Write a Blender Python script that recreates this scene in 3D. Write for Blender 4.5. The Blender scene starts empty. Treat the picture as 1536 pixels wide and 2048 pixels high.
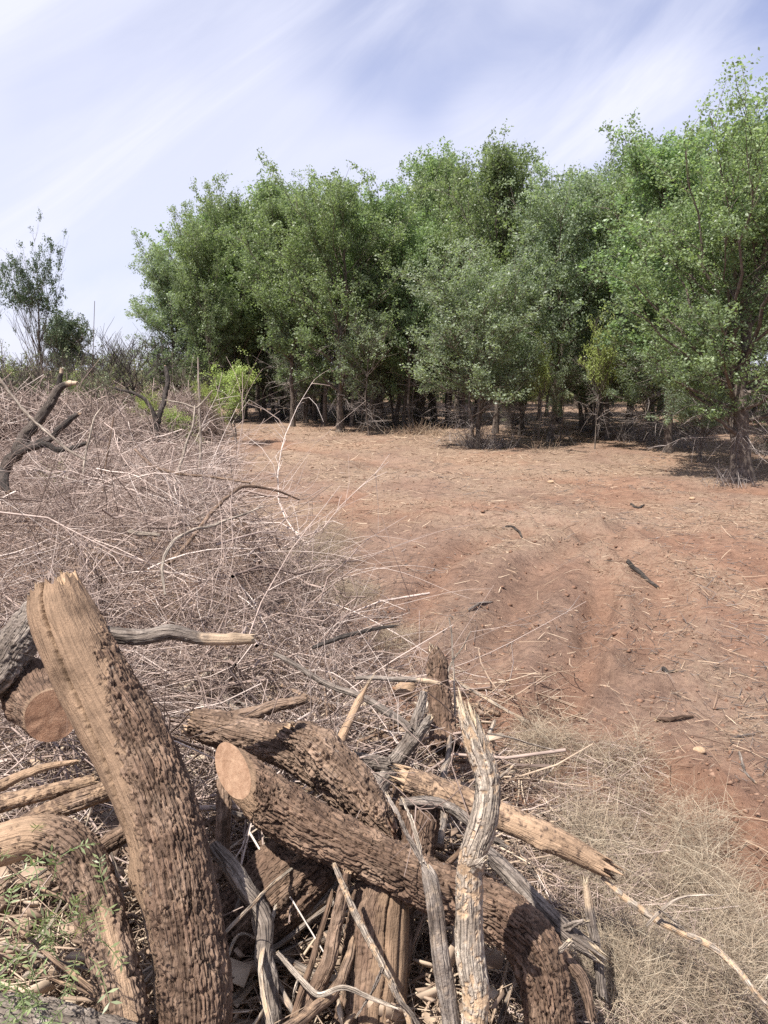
import bpy, math, random
import numpy as np
from mathutils import Vector
random.seed(5)
rng = np.random.default_rng(11)
R = math.radians
SC = bpy.context.scene
COL = SC.collection

# ------------------------------------------------------------------ camera
H = 2.0                      # eye height (m)
PITCH = R(10.7)
F = 1518.0                   # focal length in photo pixels (photo 1536 x 2048)
cd = bpy.data.cameras.new('camera'); cam = bpy.data.objects.new('camera', cd); COL.objects.link(cam)
cam.location = (0, 0, H); cam.rotation_euler = (math.pi/2 - PITCH, 0, 0)
cd.sensor_fit = 'VERTICAL'; cd.angle_y = 2*math.atan(1024/F)
cd.clip_start = .05; cd.clip_end = 3000
SC.camera = cam

# ------------------------------------------------------------------ world, sun, exposure
CLOUD_A, CLOUD_B = (3.1, .7, 1.2), (.3, 1.9, .4)
SUN_EL, SUN_AZ = R(62), R(228)          # azimuth clockwise from +Y (view direction): left and a little behind
w = bpy.data.worlds.new('World'); SC.world = w; w.use_nodes = True
nt = w.node_tree; nt.nodes.clear()
def wn(t, **k):
    n = nt.nodes.new(t)
    for a, b in k.items(): setattr(n, a, b)
    return n
sky = wn('ShaderNodeTexSky', sky_type='NISHITA', sun_disc=False, sun_elevation=SUN_EL, sun_rotation=SUN_AZ,
         altitude=300, air_density=1.0, dust_density=.6, ozone_density=2.0)
tc = wn('ShaderNodeTexCoord'); sep = wn('ShaderNodeSeparateXYZ')
nt.links.new(tc.outputs['Generated'], sep.inputs[0])
def wm(op, a, b=None):
    n = wn('ShaderNodeMath', operation=op)
    for i, v in enumerate((a, b)):
        if v is None: continue
        if isinstance(v, (int, float)): n.inputs[i].default_value = v
        else: nt.links.new(v, n.inputs[i])
    return n.outputs[0]
def cloud(rot, scl, loc, scale, lo, hi, detail=5, dist=.3, rough=.5):
    mp = wn('ShaderNodeMapping'); mp.vector_type = 'TEXTURE'; mp.inputs['Rotation'].default_value = tuple(R(q) for q in rot)
    mp.inputs['Scale'].default_value = scl; mp.inputs['Location'].default_value = loc
    nt.links.new(tc.outputs['Generated'], mp.inputs[0])
    nz = wn('ShaderNodeTexNoise'); nz.inputs['Scale'].default_value = scale; nz.inputs['Detail'].default_value = detail
    nz.inputs['Distortion'].default_value = dist; nz.inputs['Roughness'].default_value = rough
    nt.links.new(mp.outputs[0], nz.inputs['Vector'])
    mr = wn('ShaderNodeMapRange', interpolation_type='SMOOTHSTEP'); mr.inputs[1].default_value = lo; mr.inputs[2].default_value = hi
    nt.links.new(nz.outputs['Fac'], mr.inputs[0]); return mr.outputs[0]
c1 = cloud((0, -28, 0), (1.6, 1, .8), CLOUD_A, 2.6, .32, .60, 3, .2, .45)          # broad cirrus veil
c2 = cloud((0, -32, 0), (3.0, 1, .6), CLOUD_B, 5.0, .40, .75, 7, .6, .6)   # fine streaks
cl = wm('MINIMUM', wm('ADD', wm('MULTIPLY', c1, .80), wm('MULTIPLY', c2, .28)), .96)
cl = wm('MAXIMUM', cl, .06)
tint = wn('ShaderNodeMix', data_type='RGBA', blend_type='MULTIPLY'); tint.inputs[0].default_value = 1
nt.links.new(sky.outputs[0], tint.inputs[6]); tint.inputs[7].default_value = (.86, .84, 1.12, 1)
mixc = wn('ShaderNodeMix', data_type='RGBA'); nt.links.new(cl, mixc.inputs[0])
nt.links.new(tint.outputs[2], mixc.inputs[6]); mixc.inputs[7].default_value = (6.5, 6.65, 7.8, 1)
bg = wn('ShaderNodeBackground'); bg.inputs[1].default_value = .074
nt.links.new(mixc.outputs[2], bg.inputs[0])
wo = wn('ShaderNodeOutputWorld'); nt.links.new(bg.outputs[0], wo.inputs[0])

sd = Vector((math.cos(SUN_EL)*math.sin(SUN_AZ), math.cos(SUN_EL)*math.cos(SUN_AZ), math.sin(SUN_EL)))
sl = bpy.data.lights.new('sun', 'SUN'); sl.energy = 5.0; sl.angle = R(.55); sl.color = (1, .955, .89)
so = bpy.data.objects.new('sun', sl); COL.objects.link(so); so.location = (-8, -3, 30)
so.rotation_euler = sd.to_track_quat('Z', 'Y').to_euler()
vs = SC.view_settings
vs.view_transform = 'Standard'; vs.look = 'None'; vs.exposure = .95; vs.gamma = 1; vs.use_curve_mapping = False
SC.cycles.use_denoising = False
SC.cycles.max_bounces = 6; SC.cycles.transparent_max_bounces = 8

# ------------------------------------------------------------------ pixel -> place
CF = np.array([0, math.cos(PITCH), -math.sin(PITCH)]); CU = np.array([0, math.sin(PITCH), math.cos(PITCH)])
def ray(u, v): return CF + (u-768)/F*np.array([1., 0, 0]) + (1024-v)/F*CU
def px(u, v, t): return np.array([0, 0, H]) + t*ray(u, v)
def gp(u, v, z=0.):
    d = ray(u, v); return np.array([0, 0, H]) + d*((H-z)/-d[2])
def at_y(u, y):                                     # ground spot on pixel column u at distance y (ground there ~ flat)
    return np.array([(u-768)/F*(y*math.cos(PITCH)+H*math.sin(PITCH)), y, 0.])

# ------------------------------------------------------------------ numpy noise
def _h(i, j, k, s=0):
    n = (i.astype(np.int64)*374761393 + j.astype(np.int64)*668265263 + k.astype(np.int64)*2147483647 + s*1274126177) & 0xFFFFFFFF
    n = ((n ^ (n >> 13))*1274126177) & 0xFFFFFFFF
    n = ((n ^ (n >> 15))*2246822519) & 0xFFFFFFFF
    return ((n ^ (n >> 16)) & 0xFFFFFF)/float(0xFFFFFF)
def vn(x, y, z=0., s=0):
    x, y, z = np.broadcast_arrays(np.asarray(x, float), np.asarray(y, float), np.asarray(z, float))
    i, j, k = np.floor(x), np.floor(y), np.floor(z); a, b, c = x-i, y-j, z-k
    a, b, c = [q*q*(3-2*q) for q in (a, b, c)]
    o = 0
    for di in (0, 1):
        for dj in (0, 1):
            for dk in (0, 1):
                o = o + _h(i+di, j+dj, k+dk, s)*(a if di else 1-a)*(b if dj else 1-b)*(c if dk else 1-c)
    return o
def fbm(x, y, z=0., s=0, o=4, g=.5):
    t = 0; am = 1; tot = 0
    for q in range(o):
        f = 2.03**q; t = t + am*vn(np.asarray(x)*f+7.3*q, np.asarray(y)*f+3.1*q, np.asarray(z)*f, s+q); tot += am; am *= g
    return t/tot
def sst(a, b, x):
    t = np.clip((x-a)/(b-a), 0, 1); return t*t*(3-2*t)
def cells(a, b, nb, s=0):                           # cellular pattern, wraps in b every nb cells: F2-F1, cell id
    ia, ib = np.floor(a), np.floor(b); F1 = np.full(a.shape, 9.); F2 = F1.copy(); idc = np.zeros(a.shape); dla = np.zeros(a.shape)
    for da in (-1, 0, 1):
        for db in (-1, 0, 1):
            ca, cb = ia+da, ib+db; m = np.mod(cb, nb)
            xa = ca+.12+.76*_h(ca, m, ca*0, s); xb = cb+.12+.76*_h(ca, m, ca*0+1, s)
            d = np.hypot(a-xa, b-xb); i_ = _h(ca, m, ca*0+2, s)
            n1 = d < F1
            F2 = np.where(n1, F1, np.minimum(F2, d)); idc = np.where(n1, i_, idc); dla = np.where(n1, a-xa, dla); F1 = np.where(n1, d, F1)
    return F2-F1, idc, dla

# ------------------------------------------------------------------ mesh helpers
def mk(name, V, Q=None, T=None, mat=None, parent=None, attrs=None, smooth=True, loc=None):
    """one mesh object; Q quads (n,4), T tris (n,3); V in world coordinates, loc = origin"""
    V = np.asarray(V, np.float64).reshape(-1, 3)
    if loc is not None: V = V - np.asarray(loc)
    me = bpy.data.meshes.new(name)
    nq = 0 if Q is None else len(Q); ntr = 0 if T is None else len(T)
    me.vertices.add(len(V)); me.vertices.foreach_set('co', V.astype(np.float32).ravel())
    me.loops.add(nq*4+ntr*3); me.polygons.add(nq+ntr)
    li = np.concatenate([np.asarray(Q, np.int32).ravel() if nq else np.zeros(0, np.int32),
                         np.asarray(T, np.int32).ravel() if ntr else np.zeros(0, np.int32)])
    me.loops.foreach_set('vertex_index', li.astype(np.int32))
    st = np.concatenate([np.arange(nq)*4, nq*4+np.arange(ntr)*3]).astype(np.int32)
    me.polygons.foreach_set('loop_start', st)
    me.update(calc_edges=True); me.validate()
    if smooth: me.polygons.foreach_set('use_smooth', np.ones(nq+ntr, bool))
    for k, a in (attrs or {}).items():
        at = me.attributes.new(k, 'FLOAT', 'POINT'); at.data.foreach_set('value', np.asarray(a, np.float32).ravel())
    if mat: me.materials.append(mat)
    o = bpy.data.objects.new(name, me); COL.objects.link(o)
    if parent is not None: o.parent = parent
    elif loc is not None: o.location = loc
    return o
def tag(o, label=None, cat=None, group=None, kind=None):
    for k, v in (('label', label), ('category', cat), ('group', group), ('kind', kind)):
        if v: o[k] = v
    return o
def empty(name, loc, label=None, cat=None, group=None):
    o = bpy.data.objects.new(name, None); o.empty_display_size = .2; COL.objects.link(o); o.location = loc
    return tag(o, label, cat, group)
def copy_tree(o, parent=None):
    c = o.copy(); COL.objects.link(c); c.parent = parent
    for ch in list(o.children): copy_tree(ch, c)
    return c

def nrm(a): return a/np.maximum(np.linalg.norm(a, axis=-1, keepdims=True), 1e-9)
def tubes(P, Rr, sides=3, cap=False):
    """P (N,K,3), Rr (N,K) -> verts, quads, per-vertex path index"""
    N, K, _ = P.shape
    T = np.gradient(P, axis=1); T = nrm(T)
    ref = np.where(np.abs(T[:, :1, 2:3]) > .8, np.array([[[1., 0, 0]]]), np.array([[[0, 0, 1.]]]))
    ref = np.broadcast_to(ref, T.shape)
    n1 = nrm(np.cross(T, ref)); n2 = np.cross(T, n1)
    an = np.arange(sides)*2*math.pi/sides
    V = P[:, :, None, :] + Rr[:, :, None, None]*(np.cos(an)[None, None, :, None]*n1[:, :, None, :] + np.sin(an)[None, None, :, None]*n2[:, :, None, :])
    idx = np.arange(N*K*sides).reshape(N, K, sides)
    a = idx[:, :-1, :]; b = np.roll(a, -1, 2); d = idx[:, 1:, :]; c = np.roll(d, -1, 2)
    Q = np.stack([a, b, c, d], -1).reshape(-1, 4)
    pid = np.repeat(np.arange(N), K*sides)
    return V.reshape(-1, 3), Q, pid
def wander(S, D, L, K, curl=.5, droop=0., seed=0, jit=0.):
    """curved polylines from starts S along D with length L"""
    r = np.random.default_rng(seed); N = len(S)
    D = nrm(D); t = np.linspace(0, 1, K)[None, :, None]
    A = nrm(r.normal(size=(N, 3))); A = A - (A*D).sum(1, keepdims=True)*D
    B = np.cross(D, A)
    c1 = r.normal(size=(N, 1, 1))*curl; c2 = r.normal(size=(N, 1, 1))*curl*.5
    L = np.asarray(L).reshape(N, 1, 1)
    P = S[:, None, :] + L*(t*D[:, None, :] + c1*t*t*A[:, None, :] + c2*np.sin(t*5.)*.4*t*B[:, None, :])
    P[:, :, 2] += -(droop*L[:, :, 0])*(t[:, :, 0]**2)
    if jit: P[:, 1:] += r.normal(size=(N, K-1, 3))*jit*L
    return P
def rdir(n, r, zlo=-1, zhi=1):
    a = r.uniform(0, 2*math.pi, n); z = r.uniform(zlo, zhi, n); q = np.sqrt(np.maximum(0, 1-z*z))
    return np.stack([q*np.cos(a), q*np.sin(a), z], 1)
def catmull(P, n):
    P = np.asarray(P, float); m = len(P)
    d = np.concatenate([[0], np.cumsum(np.linalg.norm(np.diff(P[:, :3], axis=0), axis=1))])
    E = np.vstack([2*P[0]-P[1], P, 2*P[-1]-P[-2]])
    s = np.linspace(0, d[-1], n); i = np.clip(np.searchsorted(d, s, side='right')-1, 0, m-2)
    t = ((s-d[i])/np.maximum(d[i+1]-d[i], 1e-9))[:, None]
    p0, p1, p2, p3 = E[i], E[i+1], E[i+2], E[i+3]
    return .5*(2*p1+(p2-p0)*t+(2*p0-5*p1+4*p2-p3)*t*t+(3*p1-p0-3*p2+p3)*t**3), s

# ------------------------------------------------------------------ materials
def mat(name):
    m = bpy.data.materials.new(name); m.use_nodes = True; t = m.node_tree; b = t.nodes['Principled BSDF']
    b.inputs['Roughness'].default_value = .85; b.inputs['Specular IOR Level'].default_value = .25
    return m, t, b
def nd(t, ty, **k):
    n = t.nodes.new(ty)
    for a, v in k.items(): setattr(n, a, v)
    return n
def ramp(t, fac, stops):
    n = nd(t, 'ShaderNodeValToRGB'); e = n.color_ramp.elements
    while len(e) < len(stops): e.new(.5)
    for q, (p, c) in zip(e, stops): q.position = p; q.color = (*c, 1)
    t.links.new(fac, n.inputs[0]); return n.outputs[0]
def noise(t, scale, detail=4, rough=.55, vec=None, dist=0):
    n = nd(t, 'ShaderNodeTexNoise'); n.inputs['Scale'].default_value = scale; n.inputs['Detail'].default_value = detail
    n.inputs['Roughness'].default_value = rough; n.inputs['Distortion'].default_value = dist
    if vec is not None: t.links.new(vec, n.inputs['Vector'])
    return n.outputs['Fac']
def attr(t, name): return nd(t, 'ShaderNodeAttribute', attribute_name=name).outputs['Fac']
def mixc_(t, f, a, b, blend='MIX'):
    n = nd(t, 'ShaderNodeMix', data_type='RGBA', blend_type=blend)
    for i, v in ((0, f), (6, a), (7, b)):
        if isinstance(v, (int, float)): n.inputs[i].default_value = v
        elif isinstance(v, tuple): n.inputs[i].default_value = (*v, 1)
        else: t.links.new(v, n.inputs[i])
    return n.outputs[2]
def mth(t, op, a, b=0.):
    n = nd(t, 'ShaderNodeMath', operation=op)
    for i, v in enumerate((a, b)):
        if isinstance(v, (int, float)): n.inputs[i].default_value = v
        else: t.links.new(v, n.inputs[i])
    return n.outputs[0]
def bump(t, b, h, st, d):
    n = nd(t, 'ShaderNodeBump'); n.inputs['Strength'].default_value = st; n.inputs['Distance'].default_value = d
    t.links.new(h, n.inputs['Height']); t.links.new(n.outputs[0], b.inputs['Normal'])
def objvec(t): return nd(t, 'ShaderNodeTexCoord').outputs['Object']

def soil_material():
    m, t, b = mat('red_soil'); v = objvec(t)
    base = ramp(t, noise(t, .55, 6, .6, v), [(.3, (.17, .107, .077)), (.5, (.215, .138, .100)), (.7, (.26, .174, .130))])
    fine = ramp(t, noise(t, 26, 5, .7, v), [(.3, (.60, .56, .54)), (.52, (1, 1, 1)), (.75, (1.32, 1.28, 1.2))])
    c = mixc_(t, 1., base, fine, 'MULTIPLY')
    c = mixc_(t, mth(t, 'MULTIPLY', attr(t, 'red'), .62), c, ramp(t, noise(t, 9, 4, .6, v), [(.3, (.20, .092, .052)), (.7, (.30, .155, .092))]))
    c = mixc_(t, 1., c, ramp(t, noise(t, 5.5, 6, .72, v), [(.34, (.72, .70, .70)), (.5, (1, 1, 1)), (.66, (1.2, 1.19, 1.17))]), 'MULTIPLY')
    sp = noise(t, 22, 5, .8, v)
    st = mth(t, 'MULTIPLY', attr(t, 'straw'), ramp(t, sp, [(.38, (0, 0, 0)), (.6, (1, 1, 1))]))
    c = mixc_(t, mth(t, 'MULTIPLY', st, .9), c, (.31, .228, .160))
    t.links.new(c, b.inputs['Base Color']); b.inputs['Roughness'].default_value = .95
    h = mth(t, 'ADD', mth(t, 'MULTIPLY', noise(t, 38, 6, .75, v), .7), noise(t, 140, 3, .7, v))
    bump(t, b, h, 1., .016)
    return m
def bark_material(name, lo, mid, hi, wood=(.46, .33, .22), lined=.0):
    m, t, b = mat(name); v = objvec(t)
    gv = nd(t, 'ShaderNodeCombineXYZ')
    for k, a in enumerate(('ga', 'gb', 'gc')): t.links.new(attr(t, a), gv.inputs[k])
    grain = noise(t, 1., 5, .65, gv.outputs[0], .4)
    c = ramp(t, noise(t, 11, 5, .6, v), [(.3, lo), (.5, mid), (.72, hi)])
    c = mixc_(t, 1., c, ramp(t, attr(t, 'cell'), [(.1, (.62, .59, .57)), (.5, (.98, .97, .96)), (.9, (1.42, 1.40, 1.38))]), 'MULTIPLY')
    c = mixc_(t, 1., c, ramp(t, grain, [(.3, (1-.45*max(lined, .45),)*3), (.5, (1, 1, 1)), (.7, (1+.35*max(lined, .45),)*3)]), 'MULTIPLY')
    lich = ramp(t, noise(t, 24, 4, .7, v), [(.66, (0, 0, 0)), (.73, (1, 1, 1))])
    c = mixc_(t, mth(t, 'MULTIPLY', lich, .25), c, (.36, .34, .31))
    wd = ramp(t, grain, [(.25, tuple(q*.5 for q in wood)), (.46, wood), (.72, tuple(min(1, q*1.35) for q in wood))])
    wd = mixc_(t, 1., wd, ramp(t, noise(t, 9, 4, .6, v), [(.32, (.55, .52, .50)), (.5, (.95, .93, .91)), (.68, (1.2, 1.17, 1.14))]), 'MULTIPLY')
    c = mixc_(t, attr(t, 'bare'), c, wd)
    t.links.new(c, b.inputs['Base Color'])
    vo = nd(t, 'ShaderNodeTexVoronoi', feature='DISTANCE_TO_EDGE'); vo.inputs['Scale'].default_value = .55
    wv = nd(t, 'ShaderNodeVectorMath', operation='ADD'); t.links.new(gv.outputs[0], wv.inputs[0])
    nzc = nd(t, 'ShaderNodeTexNoise'); nzc.inputs['Scale'].default_value = 1.2; t.links.new(gv.outputs[0], nzc.inputs['Vector'])
    t.links.new(nzc.outputs['Color'], wv.inputs[1]); t.links.new(wv.outputs[0], vo.inputs['Vector'])
    cr = ramp(t, vo.outputs['Distance'], [(0, (0, 0, 0)), (.16, (1, 1, 1))])
    cr = mth(t, 'MULTIPLY', cr, mth(t, 'SUBTRACT', 1., mth(t, 'MULTIPLY', attr(t, 'bare'), .8)))
    bump(t, b, mth(t, 'ADD', mth(t, 'ADD', mth(t, 'MULTIPLY', noise(t, 170, 3, .6, v), .5), grain), cr), .9, .007)
    return m
def wood_material(name, lo, mid, hi):
    m, t, b = mat(name); v = objvec(t)
    c = ramp(t, noise(t, 30, 7, .7, v, .8), [(.25, lo), (.5, mid), (.75, hi)])
    t.links.new(c, b.inputs['Base Color']); bump(t, b, noise(t, 130, 5, .75, v, .6), .7, .006)
    return m
def twig_material(name, stops, fine=(.75, 1.2)):
    m, t, b = mat(name)
    c = ramp(t, attr(t, 'rnd'), stops)
    n = noise(t, 8, 3, .6, objvec(t))
    c = mixc_(t, 1., c, ramp(t, n, [(.3, (fine[0],)*3), (.7, (fine[1],)*3)]), 'MULTIPLY')
    t.links.new(c, b.inputs['Base Color']); b.inputs['Roughness'].default_value = .8
    return m
def leaf_material(name, stops, trans=.35, gloss=.42, hue=0.):
    m, t, b = mat(name)
    c = ramp(t, attr(t, 'rnd'), stops)
    oi = nd(t, 'ShaderNodeObjectInfo')
    hs = nd(t, 'ShaderNodeHueSaturation')
    t.links.new(c, hs.inputs['Color'])
    t.links.new(mth(t, 'ADD', mth(t, 'MULTIPLY', oi.outputs['Random'], .035), .485), hs.inputs['Hue'])
    t.links.new(mth(t, 'ADD', mth(t, 'MULTIPLY', oi.outputs['Random'], .30), .84), hs.inputs['Value'])
    hs.inputs['Saturation'].default_value = .84
    c = hs.outputs[0]
    # paler underside
    geo = nd(t, 'ShaderNodeNewGeometry')
    c = mixc_(t, mth(t, 'MULTIPLY', geo.outputs['Backfacing'], .35), c, (.20, .235, .15))
    t.links.new(c, b.inputs['Base Color']); b.inputs['Roughness'].default_value = gloss; b.inputs['Specular IOR Level'].default_value = .42
    tr = nd(t, 'ShaderNodeBsdfTranslucent'); t.links.new(mixc_(t, 1., c, (1.12, 1.25, .65), 'MULTIPLY'), tr.inputs[0])
    ms = nd(t, 'ShaderNodeMixShader'); ms.inputs[0].default_value = trans
    t.links.new(b.outputs[0], ms.inputs[1]); t.links.new(tr.outputs[0], ms.inputs[2])
    t.links.new(ms.outputs[0], t.nodes['Material Output'].inputs[0])
    return m

M = {
 'soil': soil_material(),
 'bark': bark_material('brown_bark', (.085, .052, .036), (.135, .087, .060), (.20, .138, .098), (.215, .145, .095)),
 'bark2': bark_material('tan_bark', (.12, .078, .054), (.18, .122, .086), (.26, .185, .136), (.34, .235, .155)),
 'bark_grey': bark_material('grey_bark', (.12, .096, .08), (.195, .162, .136), (.29, .25, .215), (.38, .29, .205), .7),
 'grey_wood': bark_material('weathered_wood', (.24, .195, .155), (.34, .285, .23), (.44, .38, .31), (.42, .30, .195), 1.),
 'dark_bark': bark_material('dark_bark', (.03, .025, .022), (.055, .046, .04), (.10, .082, .07), (.42, .33, .24)),
 'tree_bark': bark_material('tree_bark', (.07, .055, .045), (.125, .10, .082), (.20, .168, .142)),
 'char': bark_material('dead_dark_bark', (.045, .035, .029), (.08, .064, .053), (.13, .105, .088), (.42, .33, .24)),
 'wood': wood_material('fresh_wood', (.25, .155, .09), (.38, .26, .165), (.50, .37, .255)),
 'sawn': wood_material('sawn_wood', (.19, .105, .062), (.30, .185, .12), (.42, .285, .19)),
 'red_wood': wood_material('reddish_heartwood', (.20, .10, .06), (.31, .175, .108), (.43, .27, .175)),
 'pale_wood': wood_material('pale_splintered_wood', (.32, .24, .155), (.46, .365, .255), (.58, .485, .36)),
 'twig': twig_material('dry_twigs', [(0, (.08, .056, .046)), (.35, (.235, .172, .142)), (.7, (.43, .335, .285)), (1, (.64, .55, .485))]),
 'deadtwig': twig_material('dead_tree_twigs', [(0, (.09, .075, .065)), (.5, (.20, .165, .145)), (1, (.36, .31, .28))]),
 'straw': twig_material('straw', [(0, (.10, .06, .04)), (.35, (.22, .145, .098)), (.7, (.34, .245, .168)), (1, (.50, .39, .28))]),
 'wisp': twig_material('dry_fine_grass', [(0, (.18, .125, .088)), (.5, (.30, .235, .165)), (1, (.42, .36, .27))]),
 'chips': twig_material('wood_debris', [(0, (.10, .07, .05)), (.4, (.235, .165, .118)), (.75, (.38, .285, .205)), (1, (.52, .42, .31))]),
 'clod': twig_material('soil_clods', [(0, (.13, .068, .043)), (.6, (.20, .115, .075)), (1, (.26, .165, .115))]),
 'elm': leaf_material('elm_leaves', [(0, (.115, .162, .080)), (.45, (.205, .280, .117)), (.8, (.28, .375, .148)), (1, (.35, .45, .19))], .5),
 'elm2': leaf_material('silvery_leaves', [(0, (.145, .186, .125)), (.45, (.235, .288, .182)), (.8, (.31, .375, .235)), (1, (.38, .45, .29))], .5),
 'mesq': leaf_material('mesquite_leaves', [(0, (.19, .235, .04)), (.5, (.34, .40, .065)), (1, (.46, .52, .12))], .45),
 'weed': leaf_material('weed_leaves', [(0, (.12, .17, .05)), (.5, (.22, .28, .09)), (1, (.36, .42, .17))], .4),
 'dkleaf': leaf_material('dark_leaves', [(0, (.025, .05, .02)), (.5, (.05, .095, .035)), (1, (.09, .15, .05))], .2),
 'scrub': leaf_material('far_scrub_leaves', [(0, (.09, .10, .05)), (.5, (.16, .18, .08)), (1, (.25, .28, .12))], .3),
}

# ------------------------------------------------------------------ ground
def gline(pts): return np.array([gp(u, v)[:2] for u, v in pts])
def pdist(x, y, L):
    best = np.full(x.shape, 1e9); sgn = np.zeros(x.shape); al = np.zeros(x.shape); acc = 0
    for (ax, ay), (bx, by) in zip(L[:-1], L[1:]):
        dx, dy = bx-ax, by-ay; l = math.hypot(dx, dy)
        t = np.clip(((x-ax)*dx+(y-ay)*dy)/(l*l), 0, 1)
        d = np.hypot(x-ax-t*dx, y-ay-t*dy); m = d < best
        sgn = np.where(m, np.sign((x-ax)*dy-(y-ay)*dx), sgn); al = np.where(m, acc+t*l, al)
        best = np.where(m, d, best); acc += l
    return best, sgn, al
SWATH = gline([(940, 1560), (985, 1430), (1035, 1330), (1075, 1240), (1095, 1180), (1100, 1130)])
RUT1 = gline([(980, 1590), (1060, 1490), (1125, 1410), (1168, 1335), (1192, 1260), (1204, 1200), (1204, 1160)])
RUT2 = gline([(1120, 1062), (1200, 1082), (1290, 1108), (1400, 1145), (1536, 1185), (1750, 1240)])
RUT3 = gline([(770, 1300), (840, 1205), (890, 1125), (960, 1088), (1050, 1070)])
RUT4 = gline([(1280, 1560), (1380, 1620), (1460, 1690), (1560, 1760), (1750, 1870)])
RUT5 = gline([(500, 885), (650, 905), (800, 930), (960, 950), (1150, 960), (1350, 975), (1600, 985)])
RUT6 = gline([(870, 1520), (930, 1390), (990, 1280), (1040, 1195), (1068, 1140), (1150, 1092), (1260, 1060)])
RUT7 = gline([(1290, 1330), (1330, 1230), (1320, 1160), (1250, 1100), (1120, 1050), (900, 1030)])
STRIP = gline([(1270, 1100), (1310, 1190), (1340, 1290), (1400, 1380), (1480, 1470)])
def ground_fields(x, y):
    z = .05*(fbm(x*.35, y*.35, 0, 3)-.5)*2*sst(.5, 5, np.hypot(x, y))*.8 + .022*(fbm(x*2.1, y*2.1, 0, 9)-.5)*2
    near = sst(45, 20, y)
    z = z + near*.05*(fbm(x*6, y*6, 0, 14, 4, .62)-.5)
    d1, s1, a1 = pdist(x, y, RUT1); d2, s2, a2 = pdist(x, y, RUT2); d3, s3, a3 = pdist(x, y, RUT3); d4, s4, a4 = pdist(x, y, RUT4); d5, s5, a5 = pdist(x, y, RUT5)
    ds, ss, as_ = pdist(x, y, SWATH); dp, _, _ = pdist(x, y, STRIP)
    wob = .06*(fbm(x*1.5, y*1.5, 0, 21)-.5)
    br = sst(.36, .6, fbm(x*3.2, y*3.2, 0, 61, 3))*sst(7.4, 6.2, y)
    crm = (fbm(x*14, y*14, 0, 63, 3, .7)-.5)
    z = z - (.075+.07*br)*sst(7.6, 6.4, y)*np.exp(-((d1+wob*1.3)/.13)**4) + .06*br*np.exp(-((d1+wob-.18)/.09)**2)*(s1 > 0)*(1+2*crm) + .02*crm*np.exp(-(d1/.4)**2)
    z = z - .030*np.exp(-(d2/.22)**2)*(1+.5*np.sin(a2*40)) + .03*np.exp(-((d2-.42)/.13)**2)
    z = z - .075*np.exp(-((d3+wob)/.11)**2) + .03*np.exp(-((d3-.28)/.11)**2)
    z = z - .07*np.exp(-(d4/.2)**2) + .16*np.exp(-(d4/.5)**2)*np.maximum(0, fbm(x*5, y*5, 0, 31, 4, .6)-.42)*2.2
    z = z - .05*np.exp(-(d5/.35)**2) + .04*np.exp(-((d5-.7)/.25)**2)*fbm(x, y, 0, 5)
    for RL, am in ((RUT6, .085), (RUT7, .08)):
        d6, s6, a6 = pdist(x, y, RL); d6 = np.abs(d6+wob)
        z = z - am*np.exp(-(d6/.15)**2)*(.5+fbm(x*2.5, y*2.5, 0, 66)) + am*.8*np.exp(-((d6-.32)/.12)**2)*(1+1.5*crm)
    z = z + .16*np.exp(-(np.hypot(x-gp(905, 962)[0], (y-gp(905, 962)[1])*1.4)/.8)**2)*fbm(x*4, y*4, 0, 6)
    straw = sst(.38, .68, fbm(x*.55+3, y*.4, 0, 41, 5, .6))
    straw = np.maximum(straw, .95*np.exp(-(dp/.40)**2)*sst(.2, .6, fbm(x*3, y*3, 0, 44)))
    straw = np.maximum(straw, .8*sst(3.2, 6, y)*sst(.42, .62, fbm(x*1.3, y*.7, 0, 47)))
    edge = np.exp(-((y-(23.5-.40*(x)))/2.2)**2)*.8
    straw = np.maximum(straw, edge)
    sw = np.exp(-(ds/.42)**4)
    d6, _, _ = pdist(x, y, RUT6); d7, _, _ = pdist(x, y, RUT7)
    straw = straw*(1-.7*np.exp(-(d6/.22)**2))*(1-.7*np.exp(-(d7/.22)**2))
    straw = straw*(1-.9*sw)*(1-.8*np.exp(-(d1/.16)**2))*(1-.8*np.exp(-(d4/.45)**2))*(1-.6*np.exp(-(d5/.4)**2))*(1-.6*np.exp(-(d3/.2)**2))
    red = np.maximum.reduce([.5*np.exp(-(d6/.2)**2)*fbm(x*1.5, y*1.5, 0, 68), .5*np.exp(-(d7/.2)**2)*fbm(x*1.5, y*1.5, 0, 69), .85*np.exp(-(d4/.55)**2), .55*np.exp(-(d1/.17)**2), .5*np.exp(-(d3/.2)**2), .8*np.exp(-(d5/.45)**2)*sst(.35, .6, fbm(x*.6, y*.6, 0, 52)),
                             .75*sst(.55, .72, fbm(x*.45+9, y*.35, 0, 55)), .7*sst(6, 3, ((x-5.2)**2+(y-7.5)**2)), .45*np.exp(-(d2/.25)**2)])
    far = sst(24, 32, y)
    straw = np.maximum(straw, .55*far); red = red*(1-.8*far)
    return z, np.clip(straw, 0, 1), np.clip(red, 0, 1)
def gz(x, y): return float(ground_fields(np.array([float(x)]), np.array([float(y)]))[0][0])
def graded(core, far, n, s0):
    s = [core]; st = s0
    for _ in range(n):
        st *= (far/core)**(1.0/n) if False else 1.16; s.append(s[-1]+st)
        if s[-1] > far: break
    return np.array(s[1:])
xs = np.concatenate([-graded(6., 500, 60, .1)[::-1], np.linspace(-6, 8, 240), graded(8., 500, 60, .1)])
ys = np.concatenate([np.linspace(-40, 1.0, 12), 1.2*np.exp(np.linspace(0, math.log(28/1.2), 270)), graded(28., 900, 60, .3)])
X, Y = np.meshgrid(xs, ys); Z, ST, RD = ground_fields(X.ravel(), Y.ravel())
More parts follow.
